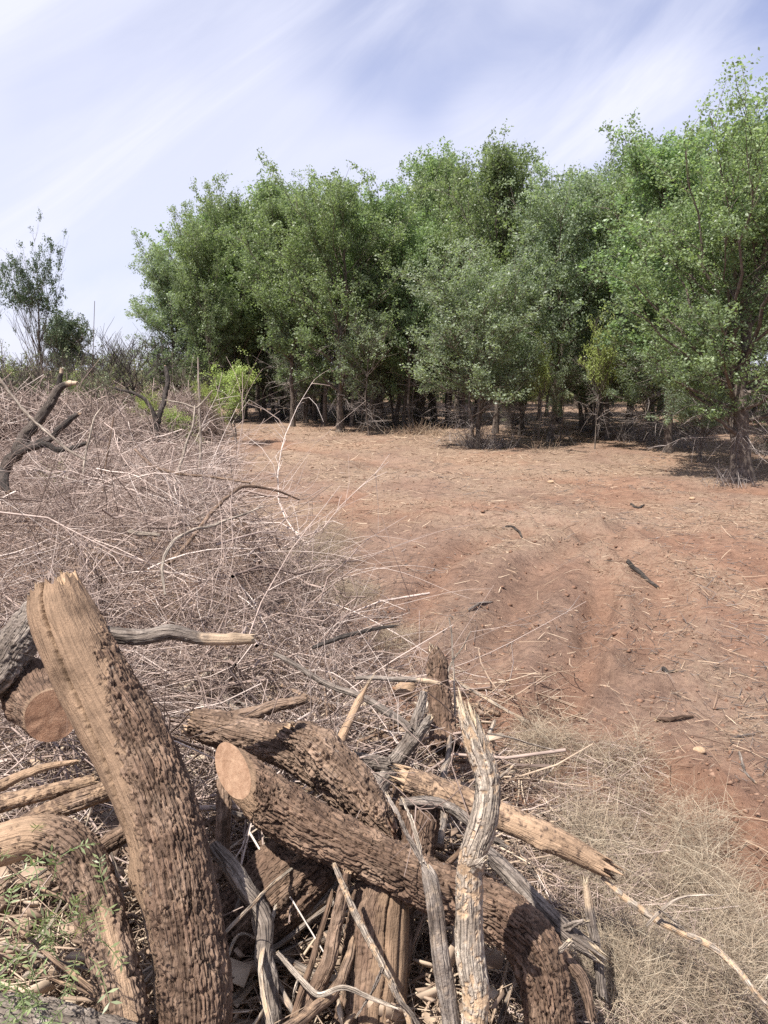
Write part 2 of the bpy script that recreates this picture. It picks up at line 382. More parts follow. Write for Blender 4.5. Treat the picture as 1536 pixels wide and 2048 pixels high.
Z = np.where(np.hypot(X.ravel(), Y.ravel()) > 60, Z*0, Z)
ix = np.arange(X.size).reshape(X.shape)
Q = np.stack([ix[:-1, :-1], ix[:-1, 1:], ix[1:, 1:], ix[1:, :-1]], -1).reshape(-1, 4)
g = mk('ground', np.stack([X.ravel(), Y.ravel(), Z], 1), Q, None, M['soil'], attrs={'straw': ST, 'red': RD})
tag(g, 'cleared red brown soil with tyre ruts and scattered straw', 'ground', kind='structure')

# ------------------------------------------------------------------ logs and branches
def log_mesh(P, n_len, n_ar, seed=0, bark=.008, cl=.06, cw=.022, lump=.10, bare=None, crack=None, jag0=0., jag1=.03, warp=.42, bend=0., cut0=None):
    """P rows (x,y,z,r). returns V,Q,attrs, ring arrays for ends"""
    C, s = catmull(P, n_len); c = C[:, :3]; r = np.maximum(C[:, 3], .002)
    if bend:
        k = s/max(s[-1], 1e-6)
        for ax in range(3): c[:, ax] += bend*r.mean()*2*(fbm(s*5+ax*9, s*0, 0, seed+ax, 3)-.5)*np.sin(k*math.pi)
    T = nrm(np.gradient(c, axis=0))
    ref = np.array([0, -1., .3]); n1 = nrm(ref-(T*ref).sum(1, keepdims=True)*T)     # n1 faces the viewer's side
    n2 = np.cross(T, n1)
    th = np.arange(n_ar)*2*math.pi/n_ar
    S, TH = np.meshgrid(s, th, indexing='ij'); RR = np.broadcast_to(r[:, None], S.shape)
    nx = np.cos(TH)[..., None]*n1[:, None, :]+np.sin(TH)[..., None]*n2[:, None, :]
    pos0 = c[:, None, :]+RR[..., None]*nx
    rm = float(r.mean())
    lumpv = (fbm(pos0[..., 0]/(rm*2.2), pos0[..., 1]/(rm*2.2), pos0[..., 2]/(rm*2.2), seed, 3)-.5)*2*lump
    nb = max(4, int(round(2*math.pi*rm/cw)))
    wa = (fbm(pos0[..., 0]*38, pos0[..., 1]*38, pos0[..., 2]*38, seed+3, 2)-.5)*warp*2
    wb = (fbm(pos0[..., 0]*16, pos0[..., 1]*16, pos0[..., 2]*16, seed+6, 3)-.5)*2.2
    e, cid, _ = cells(S/(cl*3.2)+wa, TH/(2*math.pi)*nb+wb+wa, nb, seed+1)
    e2, id2, da2 = cells(S/(cl*1.1)+wa*1.6, TH/(2*math.pi)*nb*1.+wb+wa*1.5, nb, seed+5)
    hgt = sst(.0, .22, e)*(.72+.12*cid)+sst(0, .09, e2)*(.12+.30*id2+.14*da2); cid = .35*cid+.65*id2
    fr = fbm(pos0[..., 0]*75, pos0[..., 1]*75, pos0[..., 2]*75, seed+8, 3, .65)
    q = np.sin(TH); facing = np.cos(TH); sf = S/s[-1]
    # q sign: screen-left negative
    side = np.sign((n2[:, 0]).mean()) or 1; q = q*side
    bm = np.zeros_like(S) if bare is None else np.clip(bare(sf, q, facing, fr), 0, 1)
    rad = RR*(1+lumpv)+bark*((hgt-1.0)*1.45*(1-bm)+(fr-.5)*1.1*(1-.8*bm)-.5*bm)
    rk = np.random.default_rng(seed+40)
    for _ in range(3):
        s0 = rk.uniform(.1, .9)*s[-1]; t0 = rk.uniform(0, 6.28); am = rk.uniform(.12, .32)*rm; wk = rk.uniform(.35, .7)*rm
        dth = np.angle(np.exp(1j*(TH-t0)))*rm
        rad = rad+am*np.exp(-(((S-s0)/1.3)**2+dth**2)/(wk*wk))
    if crack is not None: rad = rad-crack(sf, q, facing, fr)
    Pn = c[:, None, :]+rad[..., None]*nx
    rj = np.random.default_rng(seed+70)
    def jag(k, am):
        return am*((vn(np.cos(th)*k+5, np.sin(th)*k, seed)-.5)*1.3+(vn(np.cos(th)*k*3, np.sin(th)*k*3+4, seed)-.5)*.9)
    if cut0 is not None:
        nn = nrm(np.array([cut0], float))[0]; off = -((Pn[0]-c[0])@nn)/(T[0]@nn)
        Pn = Pn + (off[None, :]*np.clip(1-sf/.14, 0, 1))[..., None]*T[0][None, None, :]
    if jag0: Pn = Pn - (jag(2.5, jag0)[None, :]*np.clip(1-sf/.12, 0, 1))[..., None]*T[0][None, None, :]
    if jag1: Pn = Pn + (jag(2.5, jag1)[None, :]*np.clip(1-(1-sf)/.12, 0, 1))[..., None]*T[-1][None, None, :]
    V = Pn.reshape(-1, 3); ix = np.arange(V.shape[0]).reshape(S.shape)
    a = ix[:-1]; b = np.roll(a, -1, 1); d = ix[1:]; cc = np.roll(d, -1, 1)
    Q = np.stack([a, b, cc, d], -1).reshape(-1, 4)
    return V, Q, {'bare': bm.ravel(), 'cell': cid.ravel()*(1-bm.ravel())+.5*bm.ravel(), 'ga': (S*9).ravel(), 'gb': (np.cos(TH)*RR*130).ravel(), 'gc': (np.sin(TH)*RR*130).ravel()}, Pn, T, c
def end_cap(Pn, T, c, which, seed, depth=.35, splint=.5):
    """broken / sawn end face: rings going to the centre with splinters"""
    ring = Pn[-1] if which else Pn[0]; tv = T[-1] if which else -T[0]
    n = len(ring); ctr = ring.mean(0); rad = np.linalg.norm(ring-ctr, axis=1).mean(); r = np.random.default_rng(seed)
    rings = [ring+tv*.0005]
    for k in (.88, .72, .55, .38, .2):
        off = (r.normal(size=n)*(.5 if splint > .1 else 0)+ (vn(np.cos(np.arange(n)/n*6.283)*3*k+seed, np.sin(np.arange(n)/n*6.283)*3*k, seed)-.5)*2)*rad*splint - depth*rad*(1-k)*.4
        rings.append(ctr+(ring-ctr)*k+off[:, None]*tv)
    V = np.concatenate(rings+[ctr[None]-tv*depth*rad*.3]); ix = np.arange(6*n).reshape(6, n)
    a = ix[:-1]; b = np.roll(a, -1, 1); d = ix[1:]; cc = np.roll(d, -1, 1)
    Q = np.stack([a, b, cc, d], -1).reshape(-1, 4)
    last = ix[-1]; Tt = np.stack([last, np.roll(last, -1), np.full(n, 6*n)], 1)
    if not which: Q = Q[:, ::-1]; Tt = Tt[:, ::-1]
    return V, Q, Tt
def W(pts):                                         # (u, v, t, width px) -> (x,y,z,r)
    return np.array([[*px(u, v, t), .5*wd*t/F] for u, v, t, wd in pts])
LOGS = {}
def add_log(name, label, cat, pts, m='bark', n=(120, 64), ends=(None, 'wood'), stubs=(), group=None, world=False, cap=(.35, .5), **k):
    P = np.asarray(pts, float) if world else W(pts)
    seed = k.pop('seed', len(LOGS)*17+3)
    V, Qq, at, Pn, T, c = log_mesh(P, n[0], n[1], seed=seed, **k)
    lo = P[np.argmin(P[:, 2]), :3]; base = np.array([lo[0], lo[1], lo[2]])
    root = empty(name, base, label, cat, group)
    mk('bark', V, Qq, None, M[m], root, at, loc=base, smooth=n[1] < 60)
    for wh, e in enumerate(ends):
        if e:
            ev, eq, et = end_cap(Pn, T, c, wh, seed+wh+90, *cap)
            mk('broken_end', ev, eq, et, M[e], root, loc=base, smooth=False)
    for st in stubs:
        sp, sm = st[0], st[1]
        SP = W(sp); V2, Q2, a2, Pn2, T2, c2 = log_mesh(SP, 60, 24, seed=seed+31, bark=.004, cl=.04, cw=.014, lump=.12, jag1=.02, bend=.5, **(st[2] if len(st) > 2 else {}))
        so_ = mk('branch_stub', V2, Q2, None, M[sm], root, a2, loc=base)
        ev, eq, et = end_cap(Pn2, T2, c2, 1, seed+55)
        mk('broken_end', ev, eq, et, M['pale_wood'], so_, loc=base, smooth=False)
    LOGS[len(LOGS)] = root
    return root

# --- the big leaning log on the left
def bareA(sf, q, f, fr):
    lim = np.interp(sf, [0, .10, .20, .32, .42, .55, 1], [1.3, 1.2, .75, .25, -.05, -.45, -1.4])
    return sst(.12, -.12, q-lim-(fr-.5)*.9)*sst(-.6, .1, f)+sst(.10, .05, sf)
def crackA(sf, q, f, fr):
    qc = np.interp(sf, [0, .1, .25, .4, .52, 1], [-.10, -.12, -.25, -.50, -.80, -1.2])
    return .03*np.exp(-((q-qc-(fr-.5)*.10)/.045)**2)*(f > 0)*sst(.56, .46, sf) + .035*np.exp(-((sf)/.03)**2)*np.exp(-((q+.05)/.25)**2)*(f > 0)
add_log('fallen_log', 'thick leaning log with bare splintered top and long crack, rough bark below', 'log',
        [(105, 1168, 2.36, 104), (130, 1245, 2.33, 138), (190, 1370, 2.27, 150), (270, 1510, 2.2, 152), (340, 1700, 2.08, 150), (378, 1900, 1.98, 146), (392, 2060, 1.92, 138), (400, 2330, 1.86, 140)],
        'bark', (460, 200), ('wood', None), bark=.011, cl=.046, cw=.0135, lump=.10, bare=bareA, crack=crackA, jag0=.045, cap=(1.8, .35),
        stubs=[([(205, 1268, 2.36, 34), (280, 1276, 2.37, 32), (350, 1270, 2.38, 30), (420, 1276, 2.40, 27), (505, 1278, 2.42, 22)], 'bark_grey', {'bare': lambda s, q, f, r: sst(.62, .72, s+(r-.5)*.2)})])
# --- long bent log in the middle, cut end facing left
add_log('fallen_log', 'long bent log with slanting pale sawn end, crossing behind the pale upright pole', 'log',
        [(465, 1540, 2.42, 84), (525, 1592, 2.40, 104), (620, 1655, 2.36, 104), (740, 1712, 2.30, 96), (870, 1775, 2.25, 98), (985, 1822, 2.2, 104), (1060, 1890, 2.16, 104), (1095, 2000, 2.12, 100), (1110, 2150, 2.1, 98)],
        'bark', (420, 160), ('sawn', None), bark=.012, cl=.04, cw=.013, lump=.10, cap=(.0, .03), cut0=(-.55, -.60, .42),
        bare=lambda s, q, f, r: np.maximum(sst(.10, .05, s)*sst(.2, -.2, q)*.9, sst(.03, .012, s)))
# --- upper logs
add_log('fallen_log', 'slim rough log lying under the loose bark slab', 'log',
        [(385, 1445, 2.75, 56), (450, 1462, 2.74, 72), (560, 1492, 2.7, 74), (640, 1545, 2.64, 72), (720, 1620, 2.56, 66), (775, 1690, 2.5, 62)], 'bark2', (220, 80), ('wood', 'red_wood'), bark=.009, cl=.045, cw=.016)
add_log('bark_slab', 'loose slab of furrowed bark lying on the slim rough log', 'bark slab',
        [(572, 1462, 2.66, 46), (625, 1490, 2.62, 78), (690, 1555, 2.55, 84), (745, 1622, 2.49, 78), (782, 1665, 2.46, 46)], 'bark2', (200, 90), ('wood', 'red_wood'), bark=.014, cl=.06, cw=.018, lump=.22, jag0=.04, jag1=.05,
        bare=lambda s, q, f, r: sst(.06, .0, abs(q+.1-(r-.5)*.5-.2*s))*sst(.3, .5, s)*.8)
add_log('fallen_log', 'tan barkless log with broken split tip, passing behind the pale upright pole', 'log',
        [(815, 1560, 2.62, 52), (900, 1592, 2.58, 58), (1000, 1632, 2.52, 56), (1110, 1680, 2.46, 54), (1205, 1732, 2.42, 42)], 'bark2', (200, 64), ('wood', 'wood'), bark=.006, cl=.12, cw=.012,
        bare=lambda s, q, f, r: sst(.35, .62, r+.25*s-.05), jag1=.07, cap=(.9, 1.1))
# --- pale upright poles
add_log('upright_pole', 'pale weathered upright pole with frayed top, tallest in the pile', 'pole',
        [(938, 1432, 1.96, 40), (950, 1480, 1.95, 50), (975, 1560, 1.93, 52), (968, 1640, 1.92, 56), (945, 1710, 1.91, 56), (938, 1790, 1.9, 54), (940, 1900, 1.88, 58), (952, 1990, 1.86, 56), (946, 2080, 1.84, 52), (940, 2330, 1.82, 52)],
        'grey_wood', (260, 60), ('pale_wood', None), bark=.004, cl=.16, cw=.008, lump=.10, jag0=.06, cap=(.8, 1.2), bare=lambda s, q, f, r: sst(.52, .66, r+.1*np.sin(s*21)),
        stubs=[([(950, 1735, 1.88, 26), (960, 1728, 1.85, 20), (972, 1716, 1.83, 10)], 'grey_wood', {})])
add_log('upright_pole', 'thin grey upright pole with twiggy fork at its top, left of the pale pole', 'pole',
        [(852, 1738, 1.92, 20), (860, 1760, 1.9, 32), (872, 1830, 1.88, 34), (882, 1920, 1.86, 36), (896, 2000, 1.85, 38), (905, 2080, 1.84, 38), (915, 2330, 1.82, 38)], 'bark_grey', (160, 40), ('pale_wood', None), bark=.002, cl=.1, cw=.008, jag0=.02,
        bare=lambda s, q, f, r: .35*sst(.5, .7, r),
        stubs=[([(856, 1752, 1.91, 14), (838, 1710, 1.93, 11), (815, 1672, 1.95, 9), (800, 1640, 1.97, 8), (775, 1590, 2.0, 6)], 'bark_grey', {}),
               ([(845, 1725, 1.92, 9), (835, 1680, 1.95, 8), (822, 1640, 1.98, 7), (806, 1600, 2.0, 4)], 'grey_wood', {})])
# --- thick pieces in the shade under the bent log
add_log('fallen_log', 'thick furrowed log in the shade under the bent log', 'log',
        [(640, 1712, 2.52, 120), (575, 1768, 2.48, 150), (500, 1840, 2.42, 155), (430, 1910, 2.38, 150), (370, 1990, 2.34, 150)], 'bark', (200, 110), ('bark', None), bark=.012, cl=.11, cw=.016, lump=.08,
        crack=lambda s, q, f, r: .03*np.exp(-((q-.25-(r-.5)*.2)/.07)**2)*(f > 0)*sst(.1, .2, s)*sst(.5, .35, s))
add_log('split_trunk', 'broad split trunk standing under the bent log, bare tan face', 'trunk',
        [(772, 1752, 2.34, 100), (760, 1810, 2.3, 122), (752, 1900, 2.24, 132), (742, 2010, 2.16, 138), (735, 2150, 2.1, 140), (730, 2330, 2.05, 140)], 'bark', (200, 110), ('wood', None), bark=.008, cl=.12, cw=.014,
        bare=lambda s, q, f, r: sst(-.25, .05, q+(r-.5)*.8)*sst(-.1, .2, f), lump=.07,
        crack=lambda s, q, f, r: .022*np.exp(-((q-.22-(r-.5)*.08-.1*s)/.035)**2)*(f > 0)+.012*np.exp(-((q-.7)/.03)**2)*(f > 0))
add_log('broken_branch', 'rough brown branch leaning left of the split trunk', 'branch',
        [(694, 1745, 2.22, 20), (682, 1800, 2.2, 26), (660, 1890, 2.15, 30), (630, 1980, 2.1, 34), (605, 2060, 2.06, 34), (560, 2250, 2.0, 34)], 'bark2', (140, 40), ('wood', None), bark=.004, cl=.04, cw=.012, bend=1.2)
add_log('broken_branch', 'pale straight stick slanting across the split trunk', 'branch',
        [(668, 1728, 2.12, 11), (705, 1815, 2.08, 14), (750, 1900, 2.03, 15), (785, 1970, 1.99, 16), (815, 2030, 1.96, 13), (840, 2120, 1.93, 12)], 'grey_wood', (100, 20), ('pale_wood', None), bark=.0015, cl=.06, cw=.008, bend=1.2,
        bare=lambda s, q, f, r: sst(.45, .6, r),
        stubs=[([(785, 1968, 1.98, 10), (800, 2000, 1.96, 9), (825, 2030, 1.94, 8), (850, 2075, 1.93, 6)], 'bark_grey', {}), ([(765, 1935, 2.0, 7), (745, 1985, 1.99, 5), (715, 2030, 1.97, 3)], 'bark_grey', {})])
add_log('broken_branch', 'dark shaded branch just right of the thick leaning log', 'branch',
        [(425, 1690, 2.28, 26), (470, 1750, 2.24, 36), (515, 1830, 2.2, 36), (540, 1920, 2.14, 36), (545, 2020, 2.08, 40), (545, 2200, 2.0, 42)], 'bark_grey', (140, 40), ('wood', None), bark=.003, cl=.06, cw=.012, bend=1.)
add_log('broken_branch', 'forked grey twig lying across the shaded gap in front of the dark branch', 'branch',
        [(555, 1905, 2.05, 9), (600, 1955, 2.02, 11), (640, 1990, 2.0, 12), (690, 1978, 1.99, 10), (740, 1995, 1.98, 9), (790, 2015, 1.97, 7)], 'grey_wood', (90, 16), ('pale_wood', None), bark=.001, cl=.05, cw=.008, bend=1.5,
        stubs=[([(598, 1955, 2.02, 6), (590, 1980, 2.0, 4), (586, 2000, 2.0, 2)], 'grey_wood', {})])
# --- right side branches
add_log('broken_branch', 'straight grey branch with pale broken end pointing down right', 'branch',
        [(955, 1690, 2.36, 28), (1010, 1740, 2.33, 34), (1070, 1805, 2.28, 38), (1130, 1862, 2.24, 40), (1186, 1902, 2.2, 30)], 'bark_grey', (150, 44), (None, 'pale_wood'), bark=.003, cl=.07, cw=.010, jag1=.05, cap=(.6, 1.),
        stubs=[([(1132, 1856, 2.22, 16), (1150, 1846, 2.2, 12), (1172, 1842, 2.18, 8)], 'bark_grey', {})])
add_log('broken_branch', 'slim brown branch lying just below the straight grey one', 'branch',
        [(1050, 1825, 2.24, 18), (1090, 1865, 2.2, 24), (1130, 1915, 2.17, 25), (1165, 1965, 2.14, 24), (1185, 2040, 2.1, 20)], 'bark2', (110, 28), ('wood', None), bark=.003, cl=.04, cw=.01, bend=1.,
        stubs=[([(1098, 1915, 2.14, 12), (1122, 1896, 2.12, 11), (1140, 1882, 2.11, 9)], 'grey_wood', {})])
add_log('branch_stump', 'short upright stub with yellow broken tip at the grass edge', 'stump',
        [(1172, 1768, 2.3, 14), (1176, 1800, 2.29, 18), (1184, 1850, 2.27, 20), (1194, 1905, 2.24, 20), (1204, 1990, 2.2, 20)], 'bark_grey', (80, 24), ('pale_wood', None), bark=.003, cl=.04, cw=.01, jag0=.03, bare=lambda s, q, f, r: sst(.28, .18, s), cap=(.8, 1.2))
add_log('broken_branch', 'long thin pale branch trailing to the lower right over dry grass', 'branch',
        [(1205, 1755, 2.42, 9), (1245, 1792, 2.4, 13), (1300, 1828, 2.36, 15), (1370, 1866, 2.3, 15), (1430, 1898, 2.26, 14), (1480, 1950, 2.2, 12), (1536, 2010, 2.14, 11), (1620, 2090, 2.1, 9)], 'grey_wood', (160, 20), ('pale_wood', 'pale_wood'), bark=.001, cl=.06, cw=.008, bend=1.6, bare=lambda s, q, f, r: sst(.4, .6, r),
        stubs=[([(1375, 1866, 2.3, 8), (1350, 1842, 2.3, 6), (1318, 1818, 2.3, 4)], 'grey_wood', {})])
add_log('broken_branch', 'thin forked twig poking up from the dry grass at right', 'branch',
        [(1292, 1852, 2.3, 6), (1330, 1815, 2.32, 6), (1370, 1795, 2.33, 5), (1440, 1790, 2.34, 3)], 'twig' if False else 'grey_wood', (60, 10), (None, 'pale_wood'), bark=.0005, cl=.05, cw=.006, bend=1.5)
# --- left side logs
add_log('fallen_log', 'curved log arching down at the left edge, strip of bare wood along it', 'log',
        [(-90, 1720, 1.98, 84), (0, 1690, 2.0, 88), (80, 1672, 2.02, 84), (140, 1700, 2.02, 92), (180, 1770, 2.0, 96), (210, 1860, 1.96, 94), (236, 1960, 1.9, 92), (255, 2080, 1.86, 96), (270, 2300, 1.8, 98)], 'bark2', (300, 110), ('wood', None), bark=.010, cl=.04, cw=.018,
        bare=lambda s, q, f, r: sst(.22, .45, q+(r-.5)*.25)*sst(.85, .7, q)*sst(.42, .5, s)+sst(.25, .18, s)*sst(.4, .6, r+.2))
add_log('fallen_log', 'grey mossy log lying along the bottom left corner', 'log',
        [(-120, 2060, 1.78, 120), (0, 2052, 1.78, 110), (120, 2066, 1.77, 100), (230, 2090, 1.76, 90), (300, 2120, 1.76, 80)], 'bark_grey', (180, 90), (None, 'wood'), bark=.010, cl=.06, cw=.02)
add_log('fallen_log', 'short log showing a dark reddish sawn end behind the leaning log', 'log',
        [(60, 1380, 2.95, 110), (85, 1405, 2.8, 112), (104, 1432, 2.62, 108)], 'bark', (70, 80), (None, 'red_wood'), bark=.01, cl=.05, cw=.02, jag1=.0, cap=(.0, .05), bare=lambda s, q, f, r: sst(.9, .96, s))
add_log('fallen_log', 'grey barked log sloping at the left edge beside the leaning log', 'log',
        [(-60, 1395, 2.75, 80), (0, 1335, 2.8, 80), (40, 1280, 2.86, 76), (80, 1225, 2.92, 66)], 'bark_grey', (130, 70), ('wood', 'wood'), bark=.010, cl=.06, cw=.018)
add_log('peeled_branch', 'upper of the peeled tan branches stacked at the left edge', 'branch',
        [(-60, 1600, 2.3, 26), (0, 1572, 2.34, 24), (50, 1548, 2.36, 20), (100, 1532, 2.38, 15), (150, 1524, 2.4, 11)], 'bark2', (100, 26), (None, 'wood'), bark=.002, cl=.1, cw=.008, bare=lambda s, q, f, r: sst(.3, .5, r+.1))
add_log('peeled_branch', 'middle of the peeled tan branches stacked at the left edge', 'branch',
        [(-60, 1625, 2.22, 34), (0, 1608, 2.25, 36), (90, 1585, 2.28, 32), (190, 1560, 2.33, 26)], 'bark2', (120, 34), (None, 'wood'), bark=.003, cl=.12, cw=.008, bare=lambda s, q, f, r: sst(.35, .6, r))
add_log('peeled_branch', 'lowest and thickest of the peeled tan branches stacked at the left edge', 'branch',
        [(20, 1668, 2.14, 26), (70, 1635, 2.17, 38), (150, 1604, 2.2, 42), (240, 1572, 2.26, 40)], 'bark2', (120, 40), ('wood', None), bark=.004, cl=.12, cw=.008, bare=lambda s, q, f, r: sst(.4, .65, r))
add_log('broken_branch', 'small grey branch tucked under the leaning log by the curved log', 'branch',
        [(190, 1706, 2.1, 34), (225, 1682, 2.14, 36), (275, 1652, 2.2, 34)], 'bark2', (70, 34), ('wood', None), bark=.004, cl=.06, cw=.012)
add_log('broken_branch', 'bleached grey branch leaning in the dark gap beside the leaning log', 'branch',
        [(272, 1735, 2.16, 24), (290, 1790, 2.12, 30), (305, 1850, 2.08, 30), (318, 1930, 2.02, 28), (325, 2060, 1.96, 26)], 'grey_wood', (90, 30), ('pale_wood', None), bark=.002, cl=.08, cw=.01)
add_log('broken_branch', 'spiny thin grey twig in the gap right of the curved log', 'branch',
        [(222, 1705, 2.06, 6), (232, 1740, 2.05, 7), (242, 1780, 2.03, 7), (250, 1808, 2.02, 5)], 'grey_wood', (50, 10), (None, 'pale_wood'), bark=.0006, cl=.04, cw=.006, bend=1.5,
        stubs=[([(238, 1765, 2.03, 3), (248, 1760, 2.02, 2), (256, 1757, 2.02, 1)], 'grey_wood', {}), ([(246, 1790, 2.03, 3), (256, 1786, 2.02, 2), (262, 1784, 2.02, 1)], 'grey_wood', {})])
# --- middle distance of the pile
add_log('forked_branch', 'upright forked grey brown branch at the right end of the pile', 'branch',
        [(848, 1382, 3.1, 13), (838, 1425, 3.08, 22), (822, 1475, 3.04, 28), (795, 1518, 3.0, 34), (770, 1548, 2.98, 40), (745, 1590, 2.9, 40)], 'bark_grey', (130, 40), ('wood', None), bark=.004, cl=.05, cw=.012,
        stubs=[([(806, 1512, 3.0, 20), (832, 1480, 2.98, 20), (855, 1445, 2.97, 18), (862, 1432, 2.96, 12)], 'bark_grey', {})])
add_log('broken_branch', 'dark horizontal branch joining the upright fork from the left', 'branch',
        [(705, 1512, 2.95, 22), (740, 1524, 2.96, 28), (780, 1530, 2.98, 30)], 'bark_grey', (70, 34), ('wood', None), bark=.004, cl=.05, cw=.012)
add_log('tree_stump', 'rough brown stump poking out beside the forked branch', 'stump',
        [(866, 1296, 3.75, 18), (872, 1320, 3.72, 38), (876, 1370, 3.66, 44), (882, 1440, 3.55, 50), (890, 1500, 3.45, 56)], 'bark', (110, 60), ('pale_wood', None), bark=.012, cl=.06, cw=.02, lump=.2, jag0=.06, cap=(1., 1.))
add_log('broken_branch', 'splintered pale orange branch standing up behind the bark slab', 'branch',
        [(732, 1375, 2.96, 9), (716, 1405, 2.94, 18), (700, 1440, 2.9, 20), (682, 1478, 2.86, 22), (668, 1520, 2.8, 20)], 'bark2', (90, 28), ('pale_wood', None), bark=.006, cl=.14, cw=.008, bare=lambda s, q, f, r: s*0+1, jag0=.08, cap=(1, 2.))
add_log('broken_branch', 'long grey stick sloping through the middle of the brush', 'branch',
        [(548, 1308, 3.3, 9), (610, 1340, 3.25, 11), (680, 1382, 3.18, 13), (745, 1405, 3.12, 15), (800, 1440, 3.08, 17), (822, 1462, 3.02, 14)], 'bark_grey', (120, 20), ('wood', None), bark=.0015, cl=.05, cw=.008, bend=1.5)
add_log('broken_branch', 'light stick with chewed white tip lying level above the forked branch', 'branch',
        [(712, 1356, 3.3, 8), (780, 1358, 3.28, 10), (840, 1360, 3.24, 11), (876, 1366, 3.22, 8)], 'bark_grey', (80, 18), (None, 'pale_wood'), bark=.001, cl=.05, cw=.008, bend=1.2, bare=lambda s, q, f, r: sst(.72, .8, s))
add_log('broken_branch', 'thin dark twig lying level on the brush toward the clearing', 'branch',
        [(625, 1296, 3.7, 7), (680, 1275, 3.75, 9), (735, 1262, 3.78, 8), (795, 1252, 3.8, 5)], 'dark_bark', (80, 14), (None, 'wood'), bark=.001, cl=.05, cw=.008, bend=1.5)
add_log('broken_branch', 'short knobbly branch in the dark hollow under the brush', 'branch',
        [(440, 1438, 3.0, 22), (500, 1426, 3.02, 26), (560, 1414, 3.04, 24), (610, 1398, 3.06, 18)], 'bark2', (90, 28), ('wood', 'wood'), bark=.004, cl=.05, cw=.012, bend=1.)
add_log('broken_branch', 'light brown branch post under the sawn end of the bent log', 'branch',
        [(446, 1560, 2.6, 26), (448, 1600, 2.56, 30), (446, 1650, 2.5, 30), (444, 1760, 2.4, 30)], 'bark2', (80, 32), (None, None), bark=.004, cl=.05, cw=.012)
add_log('fallen_log', 'short wide log end leaning below the tan barkless log', 'log',
        [(838, 1610, 2.62, 90), (825, 1670, 2.56, 96), (812, 1740, 2.5, 98)], 'bark', (80, 70), ('bark2', None), bark=.01, cl=.07, cw=.018)
add_log('broken_branch', 'grey side branch crossing just under the tan barkless log', 'branch',
        [(800, 1604, 2.55, 16), (850, 1602, 2.53, 22), (890, 1612, 2.52, 20), (960, 1660, 2.48, 18), (1010, 1690, 2.46, 12)], 'bark_grey', (90, 24), ('wood', 'wood'), bark=.003, cl=.05, cw=.01, bend=1.)
add_log('wood_chunk', 'reddish broken chunk of wood near the stump', 'wood chunk',
        [(790, 1385, 3.35, 26), (812, 1378, 3.35, 40), (832, 1372, 3.36, 22)], 'bark2', (40, 30), ('red_wood', 'red_wood'), bark=.012, cl=.05, cw=.02, bare=lambda s, q, f, r: s*0+.9, lump=.3, jag0=.03)
# random loose branches that fill the pile, each a thing of its own
rb = np.random.default_rng(77)
for i in range(215):
    u = rb.uniform(-20, 1060); v = rb.uniform(1380, 2080)
    if 300 < u < 460 and v > 1500: u += 160
    z = rb.uniform(.08, .46 if i > 140 else .40)*(1 if u < 880 else .4)
    if i > 140: u = rb.uniform(330, 900); v = rb.uniform(1390, 1800)
    p = gp(u, v, z); a = rb.uniform(0, math.pi); L = rb.uniform(.18, .85); e = rb.uniform(-.25, .4)
    d = np.array([math.cos(a)*math.cos(e), math.sin(a)*math.cos(e), math.sin(e)])*L*.5
    r0 = .004+.014*rb.uniform()**2
    md = p+rb.normal(size=3)*.03
    P = [[*(p-d), r0], [*md, r0*.95], [*(p+d), r0*.7]]
    side = 'left of the leaning log' if u < 300 else ('between the leaning log and the poles' if u < 900 else 'right of the poles')
    add_log('loose_branch', 'short broken branch lying loose in the pile ' + side, 'branch', P, ['bark2', 'bark_grey', 'grey_wood', 'bark'][i % 4], (24, 10), ('wood', 'pale_wood'),
            group='loose branches in the pile ' + side, world=True, bark=.002, cl=.05, cw=.01, bend=1.5, bare=lambda s, q, f, r: sst(.5, .7, r))

# ------------------------------------------------------------------ brush (nobody could count it)
EDGE = np.array([(1.8, .75), (2.6, .62), (3.75, .30), (5.2, .05), (7.2, -.4), (9.5, -1.1), (11.7, -2.0), (14, -2.9), (18, -4.6)])
def brush_h(x, y):
    xe = np.interp(y, EDGE[:, 0], EDGE[:, 1])+.35*(fbm(y*.8, y*0+3, 0, 71)-.5)
    ins = sst(0, 1.5, xe-x)
    top = np.interp(y, [1.6, 2.6, 3.4, 4.5, 6.5, 9, 12, 15], [.22, .34, .56, .84, .98, .80, .48, .22])
    return ins*top*(.25+1.5*fbm(x*1.1, y*1.1, 0, 73, 4, .6)), xe
def ribbons(P, Rr, r):
    N, K, _ = P.shape; T = nrm(np.gradient(P, axis=1)); b = nrm(np.cross(T, rdir(N, r, .1, 1.)[:, None, :]))*Rr[..., None]*1.15
    V = np.stack([P-b, P+b], 2); ix = np.arange(N*K*2).reshape(N, K, 2)
    Q = np.stack([ix[:, :-1, 0], ix[:, :-1, 1], ix[:, 1:, 1], ix[:, 1:, 0]], -1).reshape(-1, 4)
    return V.reshape(-1, 3), Q, np.repeat(np.arange(N), K*2)
def stuff(name, P, Rr, m, label, cat, sides=3, rnd=None, seed=0):
    V, Q, pid = tubes(P, Rr, sides) if sides > 1 else ribbons(P, Rr, np.random.default_rng(seed+3))
    if rnd is None: rnd = np.random.default_rng(seed).uniform(0, 1, len(P))
    o = mk(name, V, Q, None, M[m], attrs={'rnd': rnd[pid]}, smooth=False)
    return tag(o, label, cat, kind='stuff')
